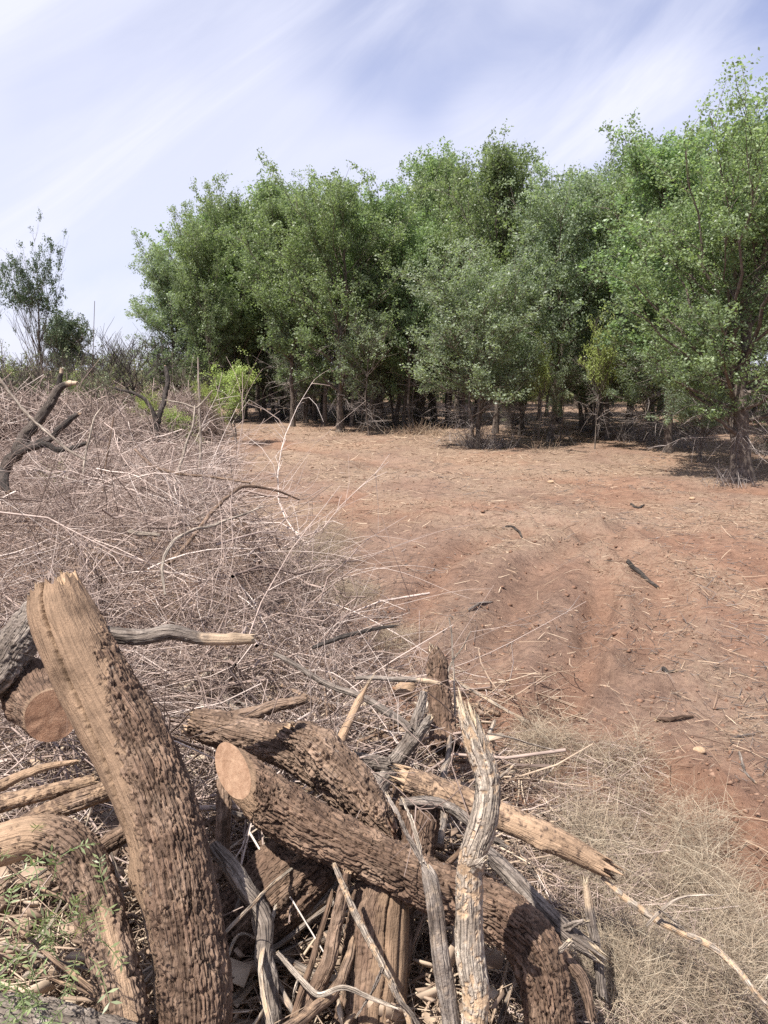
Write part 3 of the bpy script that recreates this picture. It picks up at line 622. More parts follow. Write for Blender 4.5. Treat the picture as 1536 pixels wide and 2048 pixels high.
def brush_points(n, r, y0, y1, ypow=1.):
    out = []
    while sum(map(len, out)) < n:
        y = y0*(y1/y0)**r.uniform(0, 1, n*2); k = (y*1.0+.4)
        x = r.uniform(-.60, .62, n*2)*k
        h, xe = brush_h(x, y); keep = (x < xe+.15*r.normal(size=n*2)) & (h > .02*r.uniform(0, 6, n*2)) & (r.uniform(0, 1, n*2) < .25+.75*sst(.36, .52, fbm(x*2.2, y*1.6, 0, 77, 3)))
        out.append(np.stack([x, y, h], 1)[keep])
    return np.concatenate(out)[:n]
r = np.random.default_rng(201)
def brush_branches(nb, m, seed, y0, y1):
    r = np.random.default_rng(seed); B = brush_points(nb, r, y0, y1)
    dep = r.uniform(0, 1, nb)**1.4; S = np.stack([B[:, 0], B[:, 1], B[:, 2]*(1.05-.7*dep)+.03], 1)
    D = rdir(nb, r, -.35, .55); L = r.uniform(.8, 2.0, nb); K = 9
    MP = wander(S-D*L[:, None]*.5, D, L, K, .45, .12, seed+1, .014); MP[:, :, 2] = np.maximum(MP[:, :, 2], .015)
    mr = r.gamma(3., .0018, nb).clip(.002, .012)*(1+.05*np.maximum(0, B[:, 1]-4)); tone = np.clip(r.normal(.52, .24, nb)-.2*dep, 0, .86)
    pl = nrm(np.cross(D, rdir(nb, r)))                     # side twigs of a branch lie roughly in one plane
    bi = np.repeat(np.arange(nb), m); k = r.uniform(.8, K-1.01, nb*m); i0 = k.astype(int); w_ = (k-i0)[:, None]
    S2 = MP[bi, i0]*(1-w_)+MP[bi, i0+1]*w_; tg = nrm(MP[bi, i0+1]-MP[bi, i0]); sg = np.where(r.uniform(0, 1, nb*m) < .5, -1, 1)[:, None]
    D2 = nrm(tg*.75+pl[bi]*sg*.75+rdir(nb*m, r)*.42); L2 = L[bi]*r.uniform(.15, .5, nb*m)*(1.15-.7*k/(K-1))+.06
    P2 = wander(S2, D2, L2, 4, .75, .10, seed+2); P2[:, :, 2] = np.maximum(P2[:, :, 2], .012)
    R2 = (mr[bi]*r.uniform(.25, .55, nb*m)).clip(.001, .005)
    V1, Q1, p1 = tubes(MP, mr[:, None]*np.linspace(1., .3, K)[None], 4)
    V2, Q2, p2 = tubes(P2, R2[:, None]*np.linspace(1, .45, 4)[None], 3)
    t2 = np.clip(tone[bi]+r.normal(size=nb*m)*.12, 0, 1)
    return np.concatenate([V1, V2]), np.concatenate([Q1, Q2+len(V1)]), np.concatenate([tone[p1], t2[p2]])
V, Q, rr = brush_branches(460, 20, 201, 2.7, 15.)
tag(mk('brush_pile', V, Q, None, M['twig'], attrs={'rnd': rr}, smooth=False), 'tangled heap of dry cut branches and twigs left of the clearing', 'brush', kind='stuff')
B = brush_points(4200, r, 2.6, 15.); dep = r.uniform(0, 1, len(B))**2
D = rdir(len(B), r, -.5, .65); L = r.gamma(4., .13, len(B)).clip(.15, 1.3)
P = wander(np.stack([B[:, 0], B[:, 1], B[:, 2]*(.9-.7*dep)+.02], 1)-D*L[:, None]*.5, D, L, 6, .75, .08, 202)
P[:, :, 2] = np.maximum(P[:, :, 2], .012)
rad = (r.gamma(2.2, .0009, len(B)).clip(.0008, .006))*(1+.08*np.maximum(0, B[:, 1]-4))
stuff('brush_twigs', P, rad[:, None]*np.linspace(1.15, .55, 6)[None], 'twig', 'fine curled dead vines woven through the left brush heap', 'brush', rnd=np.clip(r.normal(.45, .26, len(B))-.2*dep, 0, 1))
# long arching canes and upright whips over the heap
B = brush_points(260, r, 3.2, 11.)
D = rdir(len(B), r, .05, .75); L = r.uniform(.7, 2.0, len(B))
P = wander(np.stack([B[:, 0], B[:, 1], B[:, 2]*.55], 1), D, L, 12, .45, .35, 203)
P[:, :, 2] = np.maximum(P[:, :, 2], .02)
Rr = r.uniform(.0018, .0042, len(B))[:, None]*np.linspace(1.2, .35, 12)[None]
stuff('brush_canes', P, Rr, 'twig', 'long pale arching canes sticking out of the brush heap', 'brush', 4, np.clip(r.normal(.66, .15, len(B)), 0, .92))
# fine debris between the logs
n = 5200; r = np.random.default_rng(210)
u = r.uniform(-60, 1150, n); v = r.uniform(1330, 2150, n); zc = r.uniform(.02, .26, n)*np.interp(u, [-60, 700, 950, 1150], [1.15, 1, .7, .2])
G = np.array([gp(a, b, c) for a, b, c in zip(u, v, zc)])
D = rdir(n, r, -.3, .3); L = r.gamma(3, .075, n).clip(.05, .6)
P = wander(G-D*L[:, None]*.5, D, L, 4, .25, .05, 211); P[:, :, 2] = np.maximum(P[:, :, 2], .008)
Rr = (r.gamma(2.2, .00095, n).clip(.0008, .006))[:, None]*np.array([1, 1, .9, .6])[None]
stuff('pile_debris', P, Rr, 'chips', 'splinters, straw and twigs lodged between the piled logs', 'debris', 3, np.clip(r.normal(.6, .25, n), 0, 1))
# splinters and bark flakes: flat chips
n = 900
u = r.uniform(-60, 1000, n); v = r.uniform(1400, 2120, n); zc = r.uniform(.03, .30, n)
G = np.array([gp(a, b, c) for a, b, c in zip(u, v, zc)]); d1 = rdir(n, r, -.4, .4); d2 = nrm(np.cross(d1, rdir(n, r)))
d3 = np.cross(d1, d2)
l = r.uniform(.015, .07, n)[:, None]; wd = l*r.uniform(.15, .5, n)[:, None]; th = .003
c8 = [(a, b, c) for a in (-1, 1) for b in (-1, 1) for c in (-1, 1)]
V = np.stack([G+a*d1*l*(1 if b > 0 else .7)+b*d2*wd+c*d3*th for a, b, c in c8], 1)
fq = np.array([(0, 1, 3, 2), (4, 6, 7, 5), (0, 4, 5, 1), (2, 3, 7, 6), (0, 2, 6, 4), (1, 5, 7, 3)])
Q = (np.arange(n)[:, None, None]*8+fq[None]).reshape(-1, 4)
tag(mk('wood_chips', V.reshape(-1, 3), Q, None, M['chips'], attrs={'rnd': np.repeat(r.uniform(.2, 1, n), 8)}, smooth=False), 'bark flakes and wood chips scattered among the piled logs', 'wood chips', kind='stuff')

# ------------------------------------------------------------------ straw, twigs and clods on the cleared ground
r = np.random.default_rng(301); n = 130000
y = 2.0*(26/2.0)**r.uniform(0, 1, n); x = r.uniform(-.62, .66, n)*(y+.4)
z, st, rd = ground_fields(x, y)
keep = r.uniform(0, 1, n) < (.10+.90*st**1.4)*np.interp(y, [2, 5, 26], [1, .85, .75])
x, y, z = x[keep][:30000], y[keep][:30000], z[keep][:30000]; n = len(x)
a = r.uniform(0, 2*math.pi, n); e = np.abs(r.normal(0, .16, n))
D = np.stack([np.cos(a), np.sin(a), e], 1); L = r.gamma(2.2, .036, n).clip(.02, .26)*(1+.03*y)
P = wander(np.stack([x, y, z+.006], 1)-D*L[:, None]*.5*np.array([1, 1, 0]), D, L, 3, .18, .02, 302)
Rr = (r.uniform(.0006, .0019, n)*(1+.15*np.maximum(0, y-4)))[:, None]*np.array([1, 1, .6])[None]
stuff('straw_litter', P, Rr, 'straw', 'pale straw and chopped stalks strewn over the red soil', 'straw', 1, rnd=np.clip(r.normal(.55, .25, n), 0, 1))
n = 20000; y = 2.1*(24/2.1)**r.uniform(0, 1, n); x = r.uniform(-.3, .66, n)*(y+.4); z, st, rd = ground_fields(x, y)
keep = r.uniform(0, 1, n) < .35+.65*rd; x, y, z = x[keep], y[keep], z[keep]; n = len(x)
ico = np.array([(1, 0, 0), (-1, 0, 0), (0, 1, 0), (0, -1, 0), (0, 0, 1), (0, 0, -1)], float)
sz = r.gamma(1.5, .0042, n).clip(.003, .020)*(1+.05*y)
V = np.stack([x, y, z], 1)[:, None, :]+(ico[None]*(1+.5*r.normal(size=(n, 6, 1)).clip(-1, 1)))*sz[:, None, None]*np.array([1, 1, .7])
ft = np.array([(0, 2, 4), (2, 1, 4), (1, 3, 4), (3, 0, 4), (2, 0, 5), (1, 2, 5), (3, 1, 5), (0, 3, 5)])
T = (np.arange(n)[:, None, None]*6+ft[None]).reshape(-1, 3)
tag(mk('soil_clods', V.reshape(-1, 3), None, T, M['clod'], attrs={'rnd': np.repeat(r.uniform(0, 1, n), 6)}, smooth=False), 'small red brown clods scattered over the cleared soil', 'soil clods', kind='stuff')

r = np.random.default_rng(331); n = 9000
y = 3.0*(27/3.0)**r.uniform(0, 1, n); x = r.uniform(-.3, .66, n)*(y+.4); z, st, rd = ground_fields(x, y)
keep = fbm(x*.9, y*.7, 0, 333, 3) > .40+.16*r.uniform(0, 1, n); x, y, z = x[keep], y[keep], z[keep]; n = len(x)
a = r.uniform(0, 6.28, n); D = np.stack([np.cos(a), np.sin(a), np.abs(r.normal(0, .15, n))], 1); L = r.gamma(2., .035, n).clip(.02, .25)*(1+.03*y)
P = wander(np.stack([x, y, z+.006], 1), D, L, 3, .25, .0, 332)
stuff('twig_bits', P, (r.uniform(.001, .003, n)*(1+.09*np.maximum(0, y-4)))[:, None]*np.array([1, 1, .6])[None], 'deadtwig', 'dark broken twig bits strewn over the clearing', 'twigs', 3, np.clip(r.normal(.3, .2, n), 0, 1))

# sticks lying on the cleared ground
def gstick(label, pts, wd, m='dark_bark', name='fallen_stick', lift=.0, **k):
    P = []
    for i, (u, v) in enumerate(pts):
        p = gp(u, v); t = np.dot(p-np.array([0, 0, H]), CF); rr = .5*wd*t/F
        P.append([p[0], p[1], gz(p[0], p[1])+rr*.9+(lift if i == 0 else 0), rr*(1 if i < len(pts)-1 else .6)])
    return add_log(name, label, 'stick', P, m, (50, 14), ('wood', 'wood'), world=True, bark=.002, cl=.05, cw=.012, bend=1.5, **k)
gstick('dark stick with one raised end lying in the middle of the clearing', [(1254, 1140), (1285, 1150), (1318, 1162)], 9, lift=.05)
gstick('brown stick on straw at the right side of the clearing', [(1310, 1446), (1345, 1440), (1385, 1430)], 9, 'bark')
gstick('thin dark twig on bare soil beyond the wheel ruts', [(1012, 1058), (1030, 1064), (1046, 1073)], 5)
gstick('short dark stick on straw right of the deep rut', [(1326, 1326), (1338, 1338), (1352, 1342)], 8)
gstick('thin grey stick near the right edge on straw', [(1478, 1508), (1490, 1540), (1512, 1566)], 6, 'bark_grey')
gstick('pale twig by the hole in the lower right red soil', [(1350, 1655), (1380, 1664), (1400, 1668)], 6, 'grey_wood')
gstick('small dark root piece in front of the grove at right', [(1262, 1012), (1276, 1018), (1288, 1014)], 5)
gstick('brown stick lying left of the track near the brush edge', [(935, 1240), (960, 1222), (985, 1205)], 5, 'bark_grey')
for k, (u, v, s) in enumerate([(1398, 1512, .028), (1102, 968, .05), (1384, 1000, .04)]):
    p = gp(u, v); rs = np.random.default_rng(k+5); n_ = 14
    g1, g2 = np.meshgrid(np.linspace(0, math.pi, 9), np.arange(12)*math.pi/6, indexing='ij')
    N3 = np.stack([np.sin(g1)*np.cos(g2), np.sin(g1)*np.sin(g2), np.cos(g1)], -1)
    V = N3*np.array([1.25, .9, .62])*s*(1+.55*(fbm(N3[..., 0]*1.6+k*9, N3[..., 1]*1.6, N3[..., 2]*1.6, k)-.5))[..., None]
    ii = np.arange(108).reshape(9, 12); a_ = ii[:-1]; b_ = np.roll(a_, -1, 1); d_ = ii[1:]; c_ = np.roll(d_, -1, 1)
    o = mk('stone', V.reshape(-1, 3), np.stack([a_, d_, c_, b_], -1).reshape(-1, 4), None, M['wood'], smooth=True)
    o.location = (p[0], p[1], gz(p[0], p[1])+s*.4)
    tag(o, ['small pale stone on red soil at the lower right', 'small pale stone on bare soil in front of the grove middle', 'small pale stone on soil in front of the large right tree'][k], 'stone')

# ------------------------------------------------------------------ dry fine grass, right foreground
def wisps(name, label, spots, n, seed, hmax=.28):
    r = np.random.default_rng(seed); S = []; D = []; L = []
    for (u, v, rad, hh) in spots:
        p = gp(u, v); m = int(n*rad*rad*40)
        q = r.normal(size=(m, 2))*rad*.55
        xx, yy = p[0]+q[:, 0], p[1]+q[:, 1]
        fall = np.exp(-(q**2).sum(1)/(rad*rad))
        zz = r.uniform(0, 1, m)*hh*fall
        S.append(np.stack([xx, yy, zz], 1)); d = rdir(m, r, .0, .9); d[:, 0] += .15; D.append(d); L.append(r.uniform(.06, .24, m))
    S = np.concatenate(S); D = np.concatenate(D); L = np.concatenate(L)
    P = wander(S, D, L, 4, .55, .25, seed+1)
    Rr = r.uniform(.0003, .0007, len(S))[:, None]*np.array([1, .9, .7, .3])[None]
    sp = np.clip(.55+.22*r.normal(size=len(S)), 0, 1)
    return stuff(name, P, Rr, 'wisp', label, 'dry grass', 1, sp)
rw = np.random.default_rng(77); spots = []
for k in range(400):
    u, v = rw.uniform(1040, 1560), rw.uniform(1480, 2100)
    hi = 1470+max(0, u-1290)*1.9+(max(0, 1100-u)*.6); lo = 2100 if u > 1180 else 1560+max(0, u-1060)*2.2
    if v < hi or v > lo or len(spots) > 62: continue
    spots.append((u, v, rw.uniform(.07, .15), rw.uniform(.1, .3)))
wisps('dry_grass', 'wispy grey straw coloured dry grass along the right of the log pile', spots, 640, 401)
wisps('dry_grass', 'pale fluffy dry grass tuft at the edge of the brush heap by the clearing', [(625, 1130, .38, .3), (660, 1090, .3, .3), (590, 1160, .3, .3), (690, 1200, .3, .15), (790, 1290, .22, .12)], 700, 411)
# straw stems lying over the right grass
r = np.random.default_rng(420); n = 7000
u = r.uniform(960, 1560, n); v = r.uniform(1480, 2120, n); k = (u-1000)/(1500-1000)
keep = (v > 1500+ (u-1080).clip(0)*.95+ r.normal(size=n)*40) | ((v < 1700) & (u < 1290) & (v > 1480)); u, v = u[keep], v[keep]; n = len(u)
G = np.array([gp(a, b, c) for a, b, c in zip(u, v, r.uniform(.01, .10, n))]); D = rdir(n, r, -.1, .25); L = r.gamma(3, .06, n).clip(.05, .5)
P = wander(G-D*L[:, None]*.5, D, L, 5, .3, .03, 421); P[:, :, 2] = np.maximum(P[:, :, 2], .01)
stuff('dry_stems', P, r.uniform(.0007, .0017, n)[:, None]*np.linspace(1, .6, 5)[None], 'twig', 'dry pinkish stems tangled in the right foreground grass', 'dry stems', 1, rnd=np.clip(r.normal(.38, .22, n), 0, 1))

# ------------------------------------------------------------------ trees
def leaves_mesh(C, A, size, r, rnd, aspect=.55, name='crown', mat_=None):
    """C centres, A leaf axis (unit); folded-free diamond leaves, two triangles each"""
    n = len(C); b = nrm(np.cross(A, rdir(n, r, -.2, 1.))); s = size[:, None]
    V = np.stack([C-A*s*.5, C+b*s*aspect*.5+A*s*.05, C+A*s*.5, C-b*s*aspect*.5+A*s*.05], 1)
    Q = np.arange(n*4).reshape(n, 4)
    return V.reshape(-1, 3), Q, np.repeat(rnd, 4)
def gen_tree(seed, h, cr, tr, base=.22, stems=1, nl=50000, ls=.065, lean=(0, 0), nlimb=34, top=1.0, leafm='elm', prof=None, up=.6, dead=40, sparse=None, spread=.13, skirt=-1.):
    """local coordinates, base at origin; returns dict of (V,Q,attrs,mat)"""
    r = np.random.default_rng(seed); out = {}
    TP = []; TR = []
    for k in range(stems):
        a = r.uniform(0, 6.28); off = 0 if stems == 1 else .10+.03*k
        t = np.linspace(0, 1, 14)
        sp = (.0 if stems == 1 else .22*cr)
        X = off*math.cos(a)+lean[0]*h*t+sp*math.cos(a)*t**1.3+np.cumsum(r.normal(size=14))*.018*h*t**.5*.6
        Yy = off*math.sin(a)+lean[1]*h*t+sp*math.sin(a)*t**1.3+np.cumsum(r.normal(size=14))*.018*h*t**.5*.6
        hh = h*.95*(1 if k == 0 else r.uniform(.7, .95))
        P = np.stack([X, Yy, t*hh-.05], 1); TP.append(P)
        TR.append(tr*(1 if k == 0 else r.uniform(.5, .8))*(1-t*.93)**.85*(1+.55*np.exp(-t*22)))
    TP = np.array(TP); TR = np.array(TR)
    Vt = []; Qt = []; ofs = 0
    for P, q in zip(TP, TR):
        V, Q, at, *_ = log_mesh(np.concatenate([P, q[:, None]], 1), 40, 12, seed=seed, bark=.012, cl=.2, cw=.05, lump=.12, jag1=0)
        Vt.append(V); Qt.append(Q+ofs); ofs += len(V)
    V = np.concatenate(Vt); out['trunk'] = (V, np.concatenate(Qt), {'bare': np.zeros(len(V)), 'cell': np.full(len(V), .5)}, 'tree_bark')
    # limbs
    prof = prof or (lambda f: np.sin(np.clip((f-base)/(1-base), 0, 1)**.75*math.pi*.94+.12)**.7)
    f = base*.9+(1.0-base*.9)*r.beta(1.15, 1.05, nlimb); az = np.arange(nlimb)*2.4+r.normal(size=nlimb)*.5
    si = r.integers(0, stems, nlimb)
    S = np.array([[np.interp(ff*.97, np.linspace(0, 1, 14), TP[s_][:, c]) for c in range(3)] for ff, s_ in zip(f, si)])
    el = np.clip(up*.6+f*.75+r.normal(size=nlimb)*.18, -.1, 1.45)
    D = np.stack([np.cos(az)*np.cos(el), np.sin(az)*np.cos(el), np.sin(el)], 1)
    L = cr*(.35+.75*prof(f))*r.uniform(.75, 1.15, nlimb)/np.maximum(np.cos(el), .55)
    L = np.minimum(L, (h*1.03-S[:, 2])*1.25+.35)
    LP = wander(S, D, L, 8, .16, -.10, seed+1, .012)
    lr = np.interp(f, np.linspace(0, 1, 14), TR[0])*.5
    V1, Q1, _ = tubes(LP, np.maximum(lr, .012)[:, None]*np.linspace(1, .22, 8)[None], 5)
    # sub branches
    ns = 11
    bi = np.repeat(np.arange(nlimb), ns); ft = r.uniform(.22, 1., nlimb*ns); k = ft*7; i0 = np.minimum(k.astype(int), 6); w_ = (k-i0)[:, None]
    S2 = LP[bi, i0]*(1-w_)+LP[bi, i0+1]*w_
    T2 = nrm(LP[bi, i0+1]-LP[bi, i0]); D2 = nrm(T2*.8+rdir(len(bi), r, -.35, .9)*.9+np.array([0, 0, .25]))
    L2 = L[bi]*r.uniform(.22, .5, len(bi))*(1.15-.4*ft)+.12
    SP = wander(S2, D2, L2, 5, .22, -.06, seed+2)
    V2, Q2, _ = tubes(SP, np.full((len(bi), 1), .009)*np.linspace(1, .4, 5)[None], 3)
    out['limbs'] = (np.concatenate([V1, V2]), np.concatenate([Q1, Q2+len(V1)]), {'bare': np.zeros(len(V1)+len(V2)), 'cell': np.full(len(V1)+len(V2), .5)}, 'tree_bark')
    # leaves: sprays along the outer part of sub-branches and limb tips
    if nl:
        pw = L2.copy()
        if sparse is not None: pw = pw*sparse(SP[:, 2, :], h)
        pw /= pw.sum()
        nl_ = 30; nsp = nl//nl_; sb = r.choice(len(bi), nsp, p=pw); t = r.uniform(.15, 1.05, nsp); k = np.clip(t, 0, 1)*4; i0 = np.minimum(k.astype(int), 3); w_ = (k-i0)[:, None]
        cc = SP[sb, i0]*(1-w_)+SP[sb, i0+1]*w_; cc = cc+r.normal(size=cc.shape)*.06
        tl = nrm(nrm(SP[sb, i0+1]-SP[sb, i0])+rdir(nsp, r)*.9)
        ln = r.uniform(.12, .42, nsp)
        li = np.repeat(np.arange(nsp), nl_); n = len(li)
        C = cc[li]+tl[li]*(ln[li]*r.uniform(-.1, 1, n))[:, None]+r.normal(size=(n, 3))*spread*.42
        A = nrm(tl[li]*.6+rdir(n, r)*1.0+np.array([0, 0, -.15]))
        sz = ls*r.uniform(.55, 1.45, n)*(.75+.5*r.uniform(0, 1, nsp))[li]
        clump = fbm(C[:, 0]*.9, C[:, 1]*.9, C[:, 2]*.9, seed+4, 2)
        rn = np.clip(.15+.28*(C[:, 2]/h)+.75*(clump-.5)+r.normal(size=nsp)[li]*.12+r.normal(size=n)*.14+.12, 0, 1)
        ok = C[:, 2] > skirt+.5*(fbm(C[:, 0]*1.3, C[:, 1]*1.3, 0, seed+9, 2)-.5)*2
        C, A, sz, rn = C[ok], A[ok], sz[ok], rn[ok]
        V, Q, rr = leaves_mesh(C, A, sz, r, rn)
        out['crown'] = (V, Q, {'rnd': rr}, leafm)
    if dead:
        ff = r.uniform(.06, base+.30, dead); az = r.uniform(0, 6.28, dead); e = r.normal(.05, .35, dead)
        s_ = r.integers(0, stems, dead)
        S = np.array([[np.interp(q, np.linspace(0, 1, 14), TP[z_][:, c]) for c in range(3)] for q, z_ in zip(ff, s_)])
        D = np.stack([np.cos(az)*np.cos(e), np.sin(az)*np.cos(e), np.sin(e)], 1); L = r.uniform(.5, 1.0, dead)*cr*.95
        DP = wander(S, D, L, 6, .3, .15, seed+7, .02); DP[:, :, 2] = np.maximum(DP[:, :, 2], .03)
        V1, Q1, p1 = tubes(DP, r.uniform(.006, .014, dead)[:, None]*np.linspace(1, .4, 6)[None], 3)
        m = 9; bi = np.repeat(np.arange(dead), m); i0 = r.integers(1, 5, dead*m)
        S2 = DP[bi, i0]; D2 = nrm(nrm(DP[bi, i0+1]-DP[bi, i0])+rdir(dead*m, r)*1.1); L2 = r.uniform(.2, .7, dead*m)
        P2 = wander(S2, D2, L2, 4, .35, .1, seed+8); P2[:, :, 2] = np.maximum(P2[:, :, 2], .02)
        V2, Q2, p2 = tubes(P2, r.uniform(.003, .0065, dead*m)[:, None]*np.linspace(1, .5, 4)[None], 3)
        q1 = r.uniform(.2, .9, dead)
        out['dead_twigs'] = (np.concatenate([V1, V2]), np.concatenate([Q1, Q2+len(V1)]), {'rnd': np.concatenate([q1[p1], np.clip(q1[bi]+r.normal(size=dead*m)*.2, 0, 1)[p2]])}, 'deadtwig')
    return out
PROTO = {}
def proto(key, **k):
    d = gen_tree(**k); me = {}
    for part, (V, Q, at, m) in d.items():
        o = mk(part, V, Q, None, M[m], attrs=at, smooth=part in ('trunk', 'limbs')); me[part] = o.data; bpy.data.objects.remove(o)
    zt = d['crown'][0][:, 2] if 'crown' in d else d['limbs'][0][:, 2]
    PROTO[key] = (me, float(np.percentile(zt, 99.8)))
def place(key, name, label, cat, p, height, rot, sxy=1., group=None, mats=None, tilt=(0, 0)):
    me, h = PROTO[key]; s = height/h
    root = empty(name, (p[0], p[1], gz(p[0], p[1]) if p[1] < 60 else 0), label, cat, group)
    root.rotation_euler = (tilt[0], tilt[1], rot); root.scale = (s*sxy, s*sxy, s)
    tr = None
    for part, m in me.items():
        o = bpy.data.objects.new(part, m); COL.objects.link(o)
        if part == 'limbs' and tr: o.parent = tr
        else: o.parent = root
        if part == 'trunk': tr = o
        if part == 'dead_twigs': o['kind'] = 'stuff'
    return root
proto('a', seed=1, h=8.6, cr=2.1, tr=.14, base=.20, nl=62000, nlimb=54, leafm='elm', ls=.085, spread=.19, skirt=1.9, dead=26)
proto('b', seed=2, h=8.8, cr=1.75, tr=.10, base=.18, stems=2, nl=58000, nlimb=54, leafm='elm', ls=.085, spread=.19, skirt=2.0, dead=26)
proto('c', seed=3, h=9.2, cr=1.5, tr=.10, base=.22, nl=48000, nlimb=48, leafm='elm', up=.9, ls=.085, spread=.19, skirt=2.0, dead=24)
proto('d', seed=4, h=6.2, cr=1.9, tr=.07, base=.18, stems=3, nl=54000, nlimb=52, leafm='elm2', ls=.074, dead=34, spread=.18, skirt=1.75)
proto('e', seed=5, h=8.0, cr=2.0, tr=.11, base=.20, nl=54000, nlimb=52, leafm='elm2', lean=(-.06, 0), ls=.085, spread=.19, skirt=1.2)
proto('f', seed=6, h=7.8, cr=1.9, tr=.17, base=.18, stems=2, nl=76000, nlimb=64, leafm='elm', ls=.068, dead=26, spread=.17, skirt=1.6)
proto('g', seed=7, h=8.4, cr=2.0, tr=.10, base=.26, nl=24000, nlimb=38, leafm='elm', ls=.12, dead=16, spread=.24, skirt=2.3)
proto('s', seed=8, h=3.6, cr=.8, tr=.03, base=.35, nl=5200, nlimb=16, leafm='elm2', ls=.06, dead=14)

def tree_at(key, u, v, topv, label, sxy=1., rot=None, name='elm_tree', group='trees along the front of the grove', topu=None, dy=0):
    p = gp(u, v); p[1] += dy
    d = ray(u, topv); hgt = H+p[1]*d[2]/d[1]*.95
    return place(key, name, label, 'tree', p, hgt, random.uniform(0, 6.28) if rot is None else rot, sxy*1.24, group)
PITCH_V = 1024-F*math.tan(PITCH)
tree_at('e', 368, 842, 475, 'leftmost tree of the grove with silvery leaves, leaning out over the brush', .95, 0.)
tree_at('b', 492, 838, 335, 'tall silvery green tree just behind the bright green mesquite', .70, 1.)
tree_at('c', 560, 834, 345, 'slender leafy tree second from the bright green mesquite', .95, 2.2)
tree_at('a', 680, 863, 318, 'broad full crowned tree with two straight trunks, left front of grove', .86, .4)
tree_at('c', 648, 852, 350, 'slim trunk standing close left of the broad full crowned tree', .8, 4.)
tree_at('s', 738, 870, 610, 'thin pale sapling in front of the grove left of the grass tuft', .9, 1., 'elm_sapling', 'saplings at the grove edge')
tree_at('b', 793, 850, 372, 'mid height tree just right of the thin pale sapling', .85, 3.)
tree_at('c', 868, 842, 266, 'tall narrow tree whose top is leftmost of the three central peaks', .9, 5.1)
tree_at('d', 952, 895, 440, 'bushy front tree with twiggy sprouts round its base at grove centre', 1.0, 1.3)
tree_at('c', 990, 868, 272, 'tall narrow tree behind the bushy one, rightmost of the three central peaks', .85, 2.)
tree_at('a', 925, 850, 285, 'tall tree whose top is the middle one of the three central peaks', .62, 3.3)
tree_at('e', 1098, 884, 292, 'pale green tree right of the bushy centre tree, straight dark trunk', .80, 2.6)
tree_at('b', 1165, 862, 325, 'tree with dark limbs behind the bright yellow green spray', .72, .3)
tree_at('d', 1190, 872, 560, 'low twiggy tree under the bright yellow green spray', .85, 4.)
tree_at('a', 1258, 872, 238, 'tall dense tree with a pale torn trunk base, right of centre', .80, 2.)
tree_at('c', 1336, 905, 250, 'tree with dark straight trunk left of the large right tree', 1.05, .9)
tree_at('d', 1300, 890, 520, 'low leafy tree filling the space left of the large right tree', 1.0, 2.2)
tree_at('f', 1486, 962, 150, 'large right tree, tallest in view, nearest to the camera', .95, 1.2)
tree_at('b', 1420, 868, 280, 'tree behind and left of the large right tree', .85, 5.)
tree_at('d', 1395, 925, 585, 'low spreading leafy tree touching the large right tree', .85, 5.)
tree_at('a', 1660, 930, 180, 'tree cut by the right edge behind the large right tree', .9, 3.6)
tree_at('s', 1308, 885, 700, 'thin leaning sapling with few leaves in front of the shaded floor', .8, 3., 'elm_sapling', 'saplings at the grove edge')
tree_at('s', 1120, 890, 690, 'small sapling beside the straight dark trunk right of centre', .8, 2., 'elm_sapling', 'saplings at the grove edge')
for k_, (u_, v_, tv_, sx_, lab_) in enumerate([
    (520, 838, 560, .9, 'low leafy tree right behind the bright green mesquite sapling'),
    (612, 846, 590, .8, 'low leafy tree left of the broad full crowned tree'),
    (765, 852, 560, .85, 'low leafy tree right of the thin pale sapling'),
    (845, 848, 540, .8, 'low leafy tree left of the bushy centre tree'),
    (1040, 872, 560, .8, 'low leafy tree between the bushy centre tree and straight dark trunk'),
    (415, 838, 640, .8, 'low silvery tree under the leftmost grove tree')]):
    tree_at('d', u_, v_, tv_, lab_, sx_, k_*1.1+.3)
tree_at('c', 585, 852, 380, 'slender sunlit tree in the gap right of the bright green mesquite', .9, 1.9)
tree_at('b', 822, 860, 400, 'sunlit upright tree standing forward left of the bushy centre tree', .62, .7)
tree_at('c', 740, 856, 370, 'narrow upright tree behind the thin pale sapling', .75, 3.1)
tree_at('c', 1215, 880, 330, 'narrow upright tree left of the pale torn trunk base', .75, 5.5)
# trees further back in the grove
SKY = np.array([(280, 560), (330, 480), (430, 400), (540, 365), (650, 345), (760, 390), (820, 375), (870, 300), (1000, 300), (1130, 330), (1200, 300), (1260, 265), (1400, 290), (1440, 200), (1600, 160)])
rt = np.random.default_rng(501); used = []
tries = 0
while len(used) < 60 and tries < 4000:
    tries += 1
    u = rt.uniform(400, 1720) if len(used) < 42 else rt.uniform(400, 900); y = rt.uniform(25.5, 43); p = at_y(u, y)
    lim = 27.5-.18*(p[0]+6)
    if y < lim or any(math.hypot(p[0]-a, p[1]-b) < 1.55 for a, b in used): continue
    used.append((p[0], p[1]))
    d = ray(u, np.interp(u, SKY[:, 0], SKY[:, 1])); hmax = H+y*d[2]/d[1]
    hh = min(hmax*rt.uniform(.78, .97), 11.5)
    place('g' if len(used) % 3 else ('c' if len(used) % 2 else 'b'), 'elm_tree', 'dark slender tree deep inside the grove behind the front row', 'tree', p, hh, rt.uniform(0, 6.28), rt.uniform(.8, 1.05), 'trees deep inside the grove')

# ------------------------------------------------------------------ left background
def leaf_mass(C, size, seed, up=0.):
    r = np.random.default_rng(seed); A = nrm(rdir(len(C), r)+np.array([0, 0, up]))
    return leaves_mesh(C, A, size*r.uniform(.6, 1.3, len(C)), r, np.clip(r.normal(.5, .22, len(C)), 0, 1), .5)
